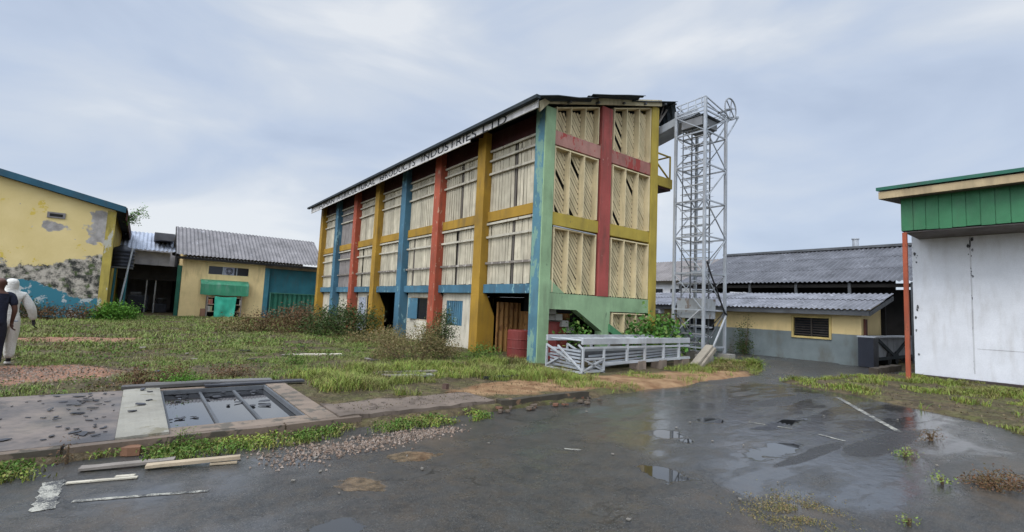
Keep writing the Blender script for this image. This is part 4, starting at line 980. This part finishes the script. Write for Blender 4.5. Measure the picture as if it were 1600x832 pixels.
for i in range(5):
    shard('slate_fragment', (rnd.uniform(0,.33),(7.9,8.3,9.3,9.5,8.6)[i],.155), rnd.uniform(.04,.08), .012, M['slate'], 'dark broken roof slate lying on the pale slab beside the pit', 'slate', 'slates on the pale slab', .5)
for i in range(34):
    if i < 22: x, y = rnd.uniform(.45,1.9), 9.6-abs(rnd.gauss(0,.35))
    else: x, y = (.43+rnd.random()*1.4, rnd.choice((8.2,8.35,7.7,8.9))+rnd.uniform(-.08,.08))
    shard('slate_fragment', (x,max(7.05,y),.046), rnd.uniform(.03,.10), .008, M['slate'], 'black slate shard lying in the water of the flooded pit', 'slate', 'slates in the flooded pit', .5)
for i in range(26):
    x, y = rnd.choice(((rnd.uniform(1.2,3.6), rnd.uniform(4.3,5.8)),(rnd.uniform(3,9), rnd.uniform(1.8,5.8)),(rnd.uniform(6,11), rnd.uniform(1,4.5))))
    shard('stone', (x,y,.002), rnd.uniform(.008,.026), rnd.uniform(.006,.018), W('stone_a', (.2,.18,.15), streak=False) if i == 0 else bpy.data.materials['stone_a'], 'small pale stone lying loose on the wet asphalt', 'stone', 'loose stones on the asphalt')
for i in range(34):
    x = rnd.uniform(4.6,7.2); y = 6.4+rnd.uniform(-.25,.2)
    shard('rubble_lump', (x,y,.01), rnd.uniform(.02,.07), rnd.uniform(.015,.045), M['kerbdirt'] if i % 4 else M['rust2'] if 'rust2' in M else W('brick_lump', (.16,.075,.045), streak=False), 'broken lump of kerb rubble along the asphalt edge', 'rubble', 'rubble along the broken kerb')
shard('rock', (.08,6.42,.0), .085, .085, W('orange_rock', (.22,.11,.06), streak=False), 'orange brown rock at the front corner of the pale slab', 'rock', None)
shard('brick', (4.65,7.9,.12), .07, .1, W('dark_brick', (.1,.06,.045), streak=False), 'small dark brick standing on the mud by the kerb', 'brick', None)
# gravel spill
gv = MB()
for i in range(1500):
    u = rnd.random(); x = 1.3+2.2*u+rnd.gauss(0,.16); y = 5.62+.16*u+rnd.gauss(0,.10+.12*(1-u)); r = rnd.uniform(.008,.026)
    c = Vector((x,y,.004)); vs = [c+Vector((r*math.cos(k*2.1+i)*rnd.uniform(.7,1.2), r*math.sin(k*2.1+i)*rnd.uniform(.7,1.2), 0)) for k in range(3)]+[c+Vector((rnd.uniform(-.3,.3)*r,rnd.uniform(-.3,.3)*r,r*rnd.uniform(.6,1.3)))]
    gv.add(vs, [(0,1,3),(1,2,3),(2,0,3),(2,1,0)])
for i in range(2600):
    x = -2.2+rnd.gauss(0,1.1); y = 12.5+rnd.gauss(0,.65); r = rnd.uniform(.012,.035); c = Vector((x,y,hgt(x,y)))
    vs = [c+Vector((r*math.cos(k*2.1+i)*rnd.uniform(.7,1.2), r*math.sin(k*2.1+i)*rnd.uniform(.7,1.2), -.005)) for k in range(3)]+[c+Vector((0,0,r*rnd.uniform(.5,1.1)))]
    gv.add(vs, [(0,1,3),(1,2,3),(2,0,3),(2,1,0)])
kind(gv.build('gravel', M['pebble'], fix=False), 'stuff')

# ------------------------------------------------------------------ grass and plants
def blade(m, x, y, z, h, w, lean, an):
    dx, dy = math.cos(an), math.sin(an); sx, sy = -dy*w/2, dx*w/2
    n = len(m.v)
    mx_, my_, mz = x+dx*lean*.35, y+dy*lean*.35, z+h*.6
    m.v += [(x-sx,y-sy,z-.01),(x+sx,y+sy,z-.01),(mx_+sx*.8,my_+sy*.8,mz),(mx_-sx*.8,my_-sy*.8,mz),(x+dx*lean,y+dy*lean,z+h)]
    m.f += [(n,n+1,n+2,n+3),(n+3,n+2,n+4)]
def leafq(m, c, L_, w, n_=None):
    d = Vector((rnd.gauss(0,1),rnd.gauss(0,1),rnd.gauss(0,.8))).normalized(); u = Vector((rnd.gauss(0,1),rnd.gauss(0,1),rnd.gauss(0,1)))
    s = d.cross(u).normalized(); c = Vector(c); k = len(m.v); nr = d.cross(s)
    m.v += [tuple(c-d*L_/2), tuple(c+s*w/2+nr*w*.12), tuple(c+d*L_/2), tuple(c-s*w/2+nr*w*.12)]; m.f += [(k,k+1,k+2),(k,k+2,k+3)]
for i in range(26):
    x, y = rnd.choice(((rnd.uniform(3,7), rnd.uniform(9.2,11)),(rnd.uniform(0,6), rnd.uniform(11,17))))
    shard('slate_fragment', (x,y,hgt(x,y)+.015), rnd.uniform(.06,.2), .02, M['slate'] if i % 3 else M['wood'], 'flat broken roofing piece lying in the yard grass', 'slate', 'roofing pieces in the yard grass', .5)
def in_red(x, y): return ((x+2.2)/2.1)**2+((y-12.5)/1.4)**2 < 1+.8*nz(x,y,1.2,2) or ((x+1.6)/2.0)**2+((y-20.5)/1.0)**2 < 1+.8*nz(x,y,1.2,2)
gr = MB(); vg = MB(); wdm = MB()
def scatter(mb, n, x0, x1, y0, y1, cond, hr, wr, blades, spread=.05):
    for i in range(n):
        x, y = rnd.uniform(x0,x1), rnd.uniform(y0,y1)
        if not cond(x, y): continue
        z = hgt(x, y)
        if z < .012: continue
        for k in range(blades):
            h = rnd.uniform(*hr)*(.55+1.1*max(0,min(1,.5+nz(x,y,1.7,6)*1.3))); blade(mb, x+rnd.gauss(0,spread), y+rnd.gauss(0,spread), z, h, rnd.uniform(*wr), h*rnd.uniform(.4,1.6), rnd.uniform(0,6.28))
def free(x, y):
    if x > 9.2 and y > 10.4: return False
    if x < 2.7 and y < 9.85: return False
    if 8.9 < x < 14.2 and y > 8.6: return False
    return True
patch = lambda x, y, thr, s=.45, o=3: nz(x, y, s, o)+.45*nz(x, y, s*3.3, o+5) > thr
scatter(gr, 32000, -5.5, 9.3, 9.9, 18, lambda x,y: free(x,y) and not in_red(x,y) and patch(x,y,-.02,1.1) and x > -.62*y+1.2+(-2), (.02,.075), (.005,.012), 4)
scatter(gr, 26000, -7, 9.3, 17, 39.5, lambda x,y: free(x,y) and not in_red(x,y) and patch(x,y,-.10,1.0), (.03,.10), (.012,.028), 4, .14)
scatter(vg, 7000, 2.5, 9.0, 7.9, 11.5, lambda x,y: free(x,y) and patch(x,y,-.12+.55*max(0,8.9-y)+.25*max(0,x-7.5),.7,9), (.05,.17), (.006,.014), 5)
scatter(vg, 4000, 7, 17, 6.5, 8.7, lambda x,y: patch(x,y,.12,.8,2), (.03,.12), (.006,.013), 5)
scatter(vg, 16000, 11, 20.2, -1, 6.6, lambda x,y: x < 20.0 and strip_mask(x,y) > .6 and patch(x,y,.10,.9,4), (.03,.11), (.008,.018), 5)
scatter(vg, 3000, 15.8, 18.2, 7.2, 9.0, lambda x,y: patch(x,y,0,.8,2), (.05,.2), (.008,.018), 5)
for i in range(1500):                                # weeds in the gutter before the kerb
    x = rnd.uniform(-2,4.4); y = rnd.uniform(5.98,6.48)
    if -.1 < x < .2 and y < 6.3: continue
    if not patch(x,y,-.3 if x < -.15 else (-.05 if x < 2.6 else .02),1.6,1): continue
    y = min(6.48, y+.1*max(0,x-2)*.2)
    for k in range(3): blade(vg if rnd.random() < .6 else gr, x+rnd.gauss(0,.03), y+rnd.gauss(0,.02), 0, rnd.uniform(.02,.08), rnd.uniform(.006,.014), rnd.uniform(.02,.07), rnd.uniform(0,6.28))
    for k in range(5): leafq(wdm if nz(x,y,2,4) > -.05 else vg, (x+rnd.gauss(0,.04), y+rnd.gauss(0,.03), rnd.uniform(.01,.09)), rnd.uniform(.02,.045), rnd.uniform(.015,.03))
for i in range(2600):                                # broad weeds among the yard grass
    x, y = rnd.uniform(-3,9), rnd.uniform(9.9,20)
    if not free(x,y) or in_red(x,y) or not patch(x,y,.18,.9,7): continue
    z = hgt(x,y); s = 1+(y-10)*.06
    for k in range(4): leafq(wdm, (x+rnd.gauss(0,.06), y+rnd.gauss(0,.06), z+rnd.uniform(.02,.12)), rnd.uniform(.03,.06)*s, rnd.uniform(.02,.035)*s)
dw = MB()
for i in range(120):                                 # clumps of taller weeds, green and dead, and scuffed spots
    x, y = rnd.uniform(-2.5, 8.8), 9.95+22*rnd.random()**1.4
    if not free(x,y) or in_red(x,y): continue
    z = hgt(x,y); s = rnd.uniform(.10,.30)*(1+(y-10)*.05); mb = dw if rnd.random() < .62 else wdm; hh = s*rnd.uniform(.5,1.1)
    for k in range(int(70+60*rnd.random())):
        a0 = rnd.uniform(0,6.28); r = s*rnd.random()**.6
        leafq(mb, (x+r*1.5*math.cos(a0), y+r*math.sin(a0), z+rnd.random()*hh*(1-.6*r/s)), rnd.uniform(.025,.05)*(1+(y-10)*.04), rnd.uniform(.01,.02)*(1+(y-10)*.04))
kind(dw.build('dead_weeds', leafmat('dead_weed_leaves', [(.07,.04,.02),(.13,.08,.04),(.10,.09,.03),(.2,.15,.07),(.06,.07,.02)], .8), fix=False), 'stuff')
kind(gr.build('grass', M['grass'], fix=False), 'stuff'); kind(vg.build('verge_grass', M['verge'], fix=False), 'stuff'); kind(wdm.build('ground_weeds', M['weed'], fix=False), 'stuff')

def bush(loc, lobes, n, ls, mat, label, cat='bush', group=None, name='bush', narrow=.5, stems=7):
    t = thing(name, loc, label, cat, group); m = MB(); st_ = MB(); x0, y0, z0 = loc
    tot = sum(l[3]*l[4]*l[5] for l in lobes)
    for (cx, cy, cz, rx, ry, rz_) in lobes:
        k = int(n*rx*ry*rz_/tot)
        # twigs carrying clumps, so that the outline stays uneven and gaps show
        tw_ = []
        for i in range(max(6, k//14)):
            v = Vector((rnd.gauss(0,1),rnd.gauss(0,1),rnd.gauss(0,1))).normalized()*(rnd.random()**.45)*rnd.uniform(.8,1.22)
            tw_.append(Vector((x0+cx+v.x*rx, y0+cy+v.y*ry, max(z0+.02, z0+cz+v.z*rz_))))
        for i in range(k):
            c = rnd.choice(tw_); s = ls*2.1
            q = c+Vector((rnd.gauss(0,s),rnd.gauss(0,s),rnd.gauss(0,s*.8)))
            if q.z < z0+.01: q.z = z0+rnd.uniform(.01,.08)
            l_ = ls*rnd.uniform(.6,1.5); leafq(m, q, l_, l_*narrow)
        for i in range(stems):
            q = rnd.choice(tw_); b = Vector((x0+cx*.5+rnd.uniform(-.1,.1)*rx, y0+cy*.5, z0-.02)); mid = (b+q)/2+Vector((rnd.uniform(-.1,.1)*rx,0,.05))
            st_.tube(b, mid, .012*max(1,rz_), 5, .008*max(1,rz_)); st_.tube(mid, q, .008*max(1,rz_), 5, .003)
    m.build('foliage', mat, t, fix=False); st_.build('stems', M['stem'], t)
    return t
bush((7.3,21.6,GZ), [(0,0,.65,1.05,1.1,.78),(-.9,.6,.5,.8,.9,.6),(.8,-.6,.6,.65,.8,.68)], 6800, .085, M['bushdark'], 'large dark green bush against the blue and yellow columns')
bush((8.55,25.5,GZ), [(0,0,.6,.5,1.2,.7),(-.3,2.0,.5,.5,1.2,.6)], 2200, .09, M['bushdark'], 'dark bush in front of the far red column')
bush((5.6,23.5,GZ), [(0,0,.6,1.1,1.0,.65),(-1.0,.7,.45,.9,.9,.5),(.9,1.5,.7,.7,.9,.65)], 5000, .08, M['bushred'], 'rusty brown bush at the far end of the building')
bush((6.2,12.2,GZ), [(0,0,.5,.6,.5,.55),(-.7,.4,.42,.5,.5,.45),(.5,.25,.6,.45,.4,.6),(-.3,1.2,.45,.6,.6,.5)], 6200, .045, M['bushdry'], 'dry straw coloured bush in front of the cream walls')
bush((7.6,17.0,GZ), [(0,0,.28,.5,1.3,.32),(-.7,1.2,.22,.5,1.0,.28)], 2600, .06, M['bushdry'], 'long dry growth at the foot of the red and blue columns')
bush((7.9,13.9,GZ), [(0,0,.75,.5,.5,.5),(-.15,.4,.4,.5,.5,.4),(.1,-.1,1.2,.28,.28,.32)], 5000, .05, M['bushdark'], 'dark green bush below the blue shutter')
bush((7.0,12.6,GZ), [(0,0,.3,.5,.4,.32),(.4,-.3,.25,.4,.3,.25)], 2200, .045, M['bushdry'], 'dry brown undergrowth at the foot of the dark bush')
bush((8.4,12.2,GZ), [(0,0,.18,.5,.6,.2)], 1600, .05, M['weed'], 'low green weeds in front of the open bay')
bush((3.6,24.5,GZ), [(0,0,.3,1.2,.8,.3)], 1600, .08, M['bushdry'], 'low dry bush in the far yard grass')
bush((14.3,10.3,.15), [(0,0,.95,.42,.3,.4),(-.75,.1,.8,.45,.25,.36),(.5,-.15,.8,.35,.3,.36),(-.2,-.1,.5,.9,.25,.3)], 1500, .15, M['shrub'], 'broad leaved green shrub between the gable and the tower', name='shrub', narrow=.62)
bush((11.3,11.2,.1), [(0,0,.85,.5,.3,.35)], 350, .12, M['shrub'], 'green shrub in the shade under the stair beam', name='shrub', narrow=.6)
bush((-.95,33.6,GZ), [(0,0,.45,.65,.6,.42),(.6,.4,.3,.5,.5,.3),(-.6,-.1,.3,.5,.5,.3)], 3600, .10, M['bushbright'], 'bright green bush at the corner of the yellow warehouse')
bush((-3.6,33.2,GZ), [(0,0,.3,1.1,.5,.38),(-1.6,0,.4,.9,.5,.45),(1.3,0,.35,.8,.5,.36)], 3200, .09, M['bushred'], 'brown and green overgrowth along the peeling wall')
bush((-4.4,33.4,GZ), [(0,0,.5,.7,.3,.3)], 900, .09, M['bushdark'], 'dark green bush against the teal dado of the warehouse')
bush((22.4,11.2,.0), [(0,0,.35,.35,.35,.4),(.05,.1,.9,.22,.22,.5),(0,-.2,1.35,.10,.12,.35)], 1300, .07, M['bushdark'], 'dark climbing weed against the grey wall by the window')
bush((17.9,10.6,.0), [(0,0,.3,.5,.5,.3),(.5,.9,.3,.5,.6,.3)], 1300, .08, M['weed'], 'bright green weeds on the ground behind the tower')
bush((16.6,7.9,.03), [(0,0,.12,.35,.25,.14)], 800, .05, M['weed'], 'bright green tuft in front of the tower plinth')
bush((7.3,.95,.0), [(0,0,.10,.2,.18,.11),(.3,-.1,.07,.2,.18,.08),(.1,.15,.03,.35,.2,.04)], 1500, .022, M['bushred'], 'reddish brown weed growing through the asphalt at the lower right')
bush((9.6,1.95,.0), [(0,0,.05,.3,.18,.07)], 260, .03, M['bushred'], 'sparse brown weed on the asphalt near the white line', narrow=.3)
bush((7.05,1.35,.0), [(0,0,.015,.12,.05,.018)], 110, .025, M['grass'], 'small flat green weed on the asphalt near the reddish weed')
bush((5.35,1.25,.0), [(0,0,.012,.08,.03,.015)], 90, .02, M['grass'], 'tiny green tuft on the asphalt at the bottom of the lot')
bush((8.0,1.9,.0), [(0,0,.015,.25,.05,.02)], 170, .025, M['grass'], 'thin line of green weed in an asphalt crack')
bush((.52,6.42,.0), [(0,0,.12,.1,.07,.14)], 260, .03, M['weed'], 'upright green weed in front of the flooded pit', narrow=.25, stems=5)
bush((-.42,6.38,.0), [(0,0,.12,.03,.03,.13)], 90, .03, M['bushred'], 'dead brown stalk in front of the concrete pad', narrow=.3, stems=4)
bush((.1,10.6,GZ), [(0,0,.12,.3,.25,.16),(.5,.1,.15,.3,.25,.16)], 1500, .035, M['bushred'], 'brown leafy weeds behind the pale slab')
bush((.75,10.35,GZ), [(0,0,.08,.35,.12,.09)], 900, .035, M['bushbright'], 'low bright green weeds along the boards behind the pit')
bush((1.6,11.0,GZ), [(0,0,.1,.4,.3,.13)], 800, .035, M['bushred'], 'low brown weeds in the yard behind the pit')
bush((3.1,12.5,GZ), [(0,0,.1,.3,.3,.16)], 600, .04, M['weed'], 'green tuft of tall weed in the middle of the yard grass')
bush((9.1,9.3,GZ), [(-.6,-.5,.05,.8,.3,.07)], 700, .03, M['bushdry'], 'straw and dry weeds by the end of the conveyor frame')
bush((14.6,7.75,GZ), [(0,0,.1,1.1,.3,.15)], 1300, .04, M['bushdry'], 'dry brown weeds before the tower plinths')
ly = MB()
for i in range(9000):
    x = rnd.uniform(-4, 9); y = 9.9+19*rnd.random()**1.5
    if not free(x,y): continue
    k = 1+(y-10)*.05; leafq(ly, (x,y,hgt(x,y)+rnd.uniform(.005,.03)), rnd.uniform(.02,.06)*k, rnd.uniform(.012,.03)*k)
for i in range(3500):
    x, y = rnd.uniform(2.4,9), rnd.uniform(6.75,9.8); leafq(ly, (x,y,max(hgt(x,y),.135 if x < 4.85 and y < 7.5 else 0)+rnd.uniform(.003,.015)), rnd.uniform(.012,.035), rnd.uniform(.008,.02))
for i in range(3000):
    x, y = rnd.uniform(11,20), rnd.uniform(-1,6.4)
    if strip_mask(x,y) > .3: leafq(ly, (x,y,hgt(x,y)+rnd.uniform(.005,.03)), rnd.uniform(.02,.06), rnd.uniform(.012,.03))
kind(ly.build('ground_litter', leafmat('dead_leaves', [(.05,.035,.02),(.11,.08,.045),(.19,.15,.09),(.035,.03,.02),(.08,.09,.03)], .8), fix=False), 'stuff')
# litter mat on the lower right of the asphalt
lt = MB()
for i in range(4200):
    x, y = 4.75+rnd.gauss(0,.27), 1.93+rnd.gauss(0,.2)
    if nz(x,y,5,2) < -.1: continue
    leafq(lt, (x,y,rnd.uniform(.003,.02)), rnd.uniform(.008,.026), rnd.uniform(.004,.010))
kind(lt.build('leaf_litter', M['bushdry'], fix=False), 'stuff')
cr_ = thing('roof_plant', (-1.0,35.2,6.0), 'leafy green branch growing out over the warehouse eaves', 'plant')
m = MB(); st_ = MB()
for (ex, ez) in ((.55,.35),(.8,.55),(.3,-.3),(.95,.2),(.6,-.1)):
    P = Vector((-1.0,35.2,5.85)); Q = Vector((-1.0+ex,35.2+rnd.uniform(-.4,.4),6.0+ez)); st_.tube(P,Q,.02,5,.006)
    for i in range(130):
        f_ = rnd.uniform(.15,1.05); c = P.lerp(Q,f_)+Vector((rnd.gauss(0,.08),rnd.gauss(0,.1),rnd.gauss(-.08,.12))); leafq(m, c, rnd.uniform(.06,.14), rnd.uniform(.03,.06))
m.build('foliage', M['bushbright'], cr_, fix=False); st_.build('branch', M['stem'], cr_)

# ------------------------------------------------------------------ people
def skin(name, J, E, mat, parent, root, sub=2):
    me = bpy.data.meshes.new(name); o = bpy.data.objects.new(name, me); COL.objects.link(o); o.parent = parent; o['_o'] = parent['_o']
    ks = list(J); ix = {k: i for i, k in enumerate(ks)}
    me.from_pydata([J[k][0] for k in ks], [(ix[a_], ix[b_]) for a_, b_ in E], [])
    md = o.modifiers.new('skin', 'SKIN'); md.use_smooth_shade = True; md.branch_smoothing = .3
    sv = me.skin_vertices[0].data
    for k in ks:
        r = J[k][1]; sv[ix[k]].radius = r if isinstance(r, tuple) else (r, r); sv[ix[k]].use_root = (k == root)
    s = o.modifiers.new('sub', 'SUBSURF'); s.levels = sub; s.render_levels = sub
    me.materials.append(mat); return o
def chain(E, *ks):
    for a_, b_ in zip(ks[:-1], ks[1:]): E.append((a_, b_))
def hand(J, E, wrist, pfx, pos, dirv, side, r=.009):
    """palm and five unequal curled fingers"""
    p = Vector(pos); d = Vector(dirv).normalized(); s = Vector(side).normalized(); n_ = d.cross(s)
    J[pfx+'p1'] = (p+d*.045, (.036,.018)); J[pfx+'p2'] = (p+d*.085, (.034,.015)); chain(E, wrist, pfx+'p1', pfx+'p2')
    for i, (off, ln) in enumerate(((-.03,.065),(-.01,.078),(.01,.072),(.03,.055))):
        a0 = p+d*.10+s*off
        for k in range(3):
            J[f'{pfx}f{i}{k}'] = (a0+d*ln*(k/2)*.9+n_*.012*k*k, r-.001*k)
        chain(E, pfx+'p2', f'{pfx}f{i}0', f'{pfx}f{i}1', f'{pfx}f{i}2')
    J[pfx+'t0'] = (p+d*.05-s*.042, r+.002); J[pfx+'t1'] = (p+d*.085-s*.058+n_*.01, r); chain(E, pfx+'p1', pfx+'t0', pfx+'t1')
def person(loc, yaw, label, skinm, topm, botm, shoem, hooded=False, arm_out=.0):
    x, y, z = loc
    t = thing('person', loc, label, 'person'); t.rotation_euler = (0,0,yaw); t['_o'] = (0,0,0)
    J = {}; E = []
    J['pel'] = (Vector((0,0,.93)), (.145,.105)); J['wai'] = (Vector((0,0,1.10)), (.135,.10)); J['che'] = (Vector((0,-.01,1.30)), (.155,.11)); J['sho'] = (Vector((0,0,1.44)), (.10,.08))
    J['nek'] = (Vector((0,0,1.52)), .055); J['hd0'] = (Vector((0,.014,1.585)), (.076,.088)); J['hd1'] = (Vector((0,.016,1.665)), (.092,.112)); J['hd2'] = (Vector((0,.0,1.75)), (.078,.098))
    chain(E,'pel','wai','che','sho','nek','hd0','hd1','hd2')
    for s, n in ((-1,'l'),(1,'r')):
        st = .10 if n == 'r' else -.08
        J[n+'hip'] = (Vector((s*.095,0,.86)), .095); J[n+'kne'] = (Vector((s*.10,st*.7+.02,.48)), .06); J[n+'ank'] = (Vector((s*.105,st-.02,.09)), .042); J[n+'toe'] = (Vector((s*.115,st+.13,.045)), (.042,.03))
        chain(E,'pel',n+'hip',n+'kne',n+'ank',n+'toe')
        ao = arm_out if n == 'r' else .05
        J[n+'shl'] = (Vector((s*.18,0,1.42)), .062); J[n+'elb'] = (Vector((s*(.235+ao*.6),-.03,1.14)), .043); J[n+'wri'] = (Vector((s*(.24+ao),.07,.90)), .03)
        chain(E,'sho',n+'shl',n+'elb',n+'wri')
        hand(J, E, n+'wri', n, J[n+'wri'][0], (s*.15,.15,-1), (0,1,0))
    B = dict(J)
    if not hooded:
        B['pel'] = (J['pel'][0], (.11,.08)); B['wai'] = (J['wai'][0], (.115,.085))
        for n in 'lr': B[n+'hip'] = (J[n+'hip'][0], .072)
    o = skin('body', B, E, skinm, t, 'pel')
    def part(name, keys, edges, grow, mat, root):
        JJ = {k: (J[k][0], tuple(g_+grow for g_ in (J[k][1] if isinstance(J[k][1], tuple) else (J[k][1],)*2))) for k in keys}
        return JJ
    gr_ = .014 if not hooded else .034
    keys = ['pel','wai','che','sho','lshl','rshl']; ed = [('pel','wai'),('wai','che'),('che','sho'),('sho','lshl'),('sho','rshl')]
    JJ = part('', keys, ed, gr_, topm, 'pel')
    for n in 'lr':
        sh_, el, wr = J[n+'shl'][0], J[n+'elb'][0], J[n+'wri'][0]
        if hooded:
            JJ[n+'elb'] = (el, .085); JJ[n+'wri'] = (wr.lerp(el,.04), .062); ed += [(n+'shl',n+'elb'),(n+'elb',n+'wri')]
        else:
            JJ[n+'slv'] = (sh_.lerp(el,.75), .068); ed += [(n+'shl',n+'slv')]
    if hooded:
        JJ['nek'] = (J['nek'][0], .10); JJ['hd0'] = (J['hd0'][0]+Vector((0,-.02,0)), (.11,.115)); JJ['hd1'] = (J['hd1'][0]+Vector((0,-.025,0)), (.115,.122)); JJ['hd2'] = (J['hd2'][0]+Vector((0,-.03,.01)), (.085,.10))
        ed += [('sho','nek'),('nek','hd0'),('hd0','hd1'),('hd1','hd2')]
        for n in 'lr':
            for k, r in (('hip',.14),('kne',.10),('ank',.085)): JJ[n+k] = (J[n+k][0]+Vector((0,0,.03 if k == 'ank' else 0)), r)
            ed += [('pel',n+'hip'),(n+'hip',n+'kne'),(n+'kne',n+'ank')]
        skin('coverall', JJ, ed, topm, t, 'pel')
    else:
        JJ['pel'] = (Vector((0,0,.93)), (.162,.125)); JJ['hem'] = (Vector((0,0,.80)), (.165,.13)); ed += [('pel','hem')]
        skin('t_shirt', JJ, ed, topm, t, 'che')
        JT = {'wst': (Vector((0,0,1.08)), (.14,.105)), 'pel': (Vector((0,0,.90)), (.155,.12))}; ed = [('wst','pel')]
        for n in 'lr':
            hx = J[n+'hip'][0]; JT[n+'hip'] = (Vector((hx.x,0,.78)), .098); JT[n+'kne'] = (J[n+'kne'][0], .08); JT[n+'ank'] = (J[n+'ank'][0], .065); ed += [('pel',n+'hip'),(n+'hip',n+'kne'),(n+'kne',n+'ank')]
        skin('trousers', JT, ed, botm, t, 'pel')
    for n in 'lr':
        A_, T_ = J[n+'ank'][0], J[n+'toe'][0]
        skin('shoe', {'a':(A_+Vector((0,-.035,-.04)), (.05,.042)),'b':(A_+Vector((0,.05,-.045)), (.05,.04)),'c':(T_+Vector((0,.03,-.005)), (.046,.034))}, [('a','b'),('b','c')], shoem, t, 'a')
    # face
    fm = MB()
    for s in (-1,1):
        fm.lathe((s*.03,.098,1.655), [(.002,-.009),(.011,-.004),(.011,.004),(.002,.009)], 8)
    fm.build('eye', M['dark'], t); t2 = MB(); t2.prism([(-.016,.10,1.61),(.016,.10,1.61),(0,.098,1.66)],(0,.028,-.006)); t2.build('nose', skinm, t)
    MB().box(-.025,.025,.086,.098,1.572,1.582).build('mouth', W('lips', (.09,.03,.025), dirt_amt=0), t)
    if not hooded:
        for s in (-1,1): MB().obox((s*.079,-.005,1.645),(.008*s,-.01,0),(.004,.02,0),(0,0,.03)).build('ear', skinm, t, bevel=.005)
    return t, J
def plain(name, c, rough=.7): 
    q = NT(name); return q.out(q.mix(q.ramp(q.noise(9, 4), .35, .65), mul(c,.8), mul(c,1.1)), rough)
skm = plain('brown_skin', (.085,.04,.026), .5)
p1, J1 = person((-2.10,13.15,GZ), R_(25), 'man in a dark t-shirt and dark trousers walking across the yard', skm, W('dark_tshirt', (.014,.016,.03), dirt_amt=0, bump=.8), W('dark_trousers', (.018,.019,.03), dirt_amt=0, bump=.8), plain('black_shoe', (.015,.015,.015), .5))
wb = MB().lathe((.24+.05,.06,.925), [(.034,-.016),(.038,-.012),(.038,.012),(.034,.016)], 14); wb.build('wristwatch', M['galv'], p1)
p2, J2 = person((-2.06,13.9,GZ), R_(20), 'person in a hooded white coverall with dark gloves walking across the yard', plain('dark_glove', (.02,.018,.018)), W('white_coverall', (.66,.63,.56), dirt_amt=.5, bump=.9, var=.15), None, plain('pale_boot', (.35,.33,.3)), hooded=True, arm_out=.16)

for o in bpy.data.objects:
    if '_o' in o: del o['_o']
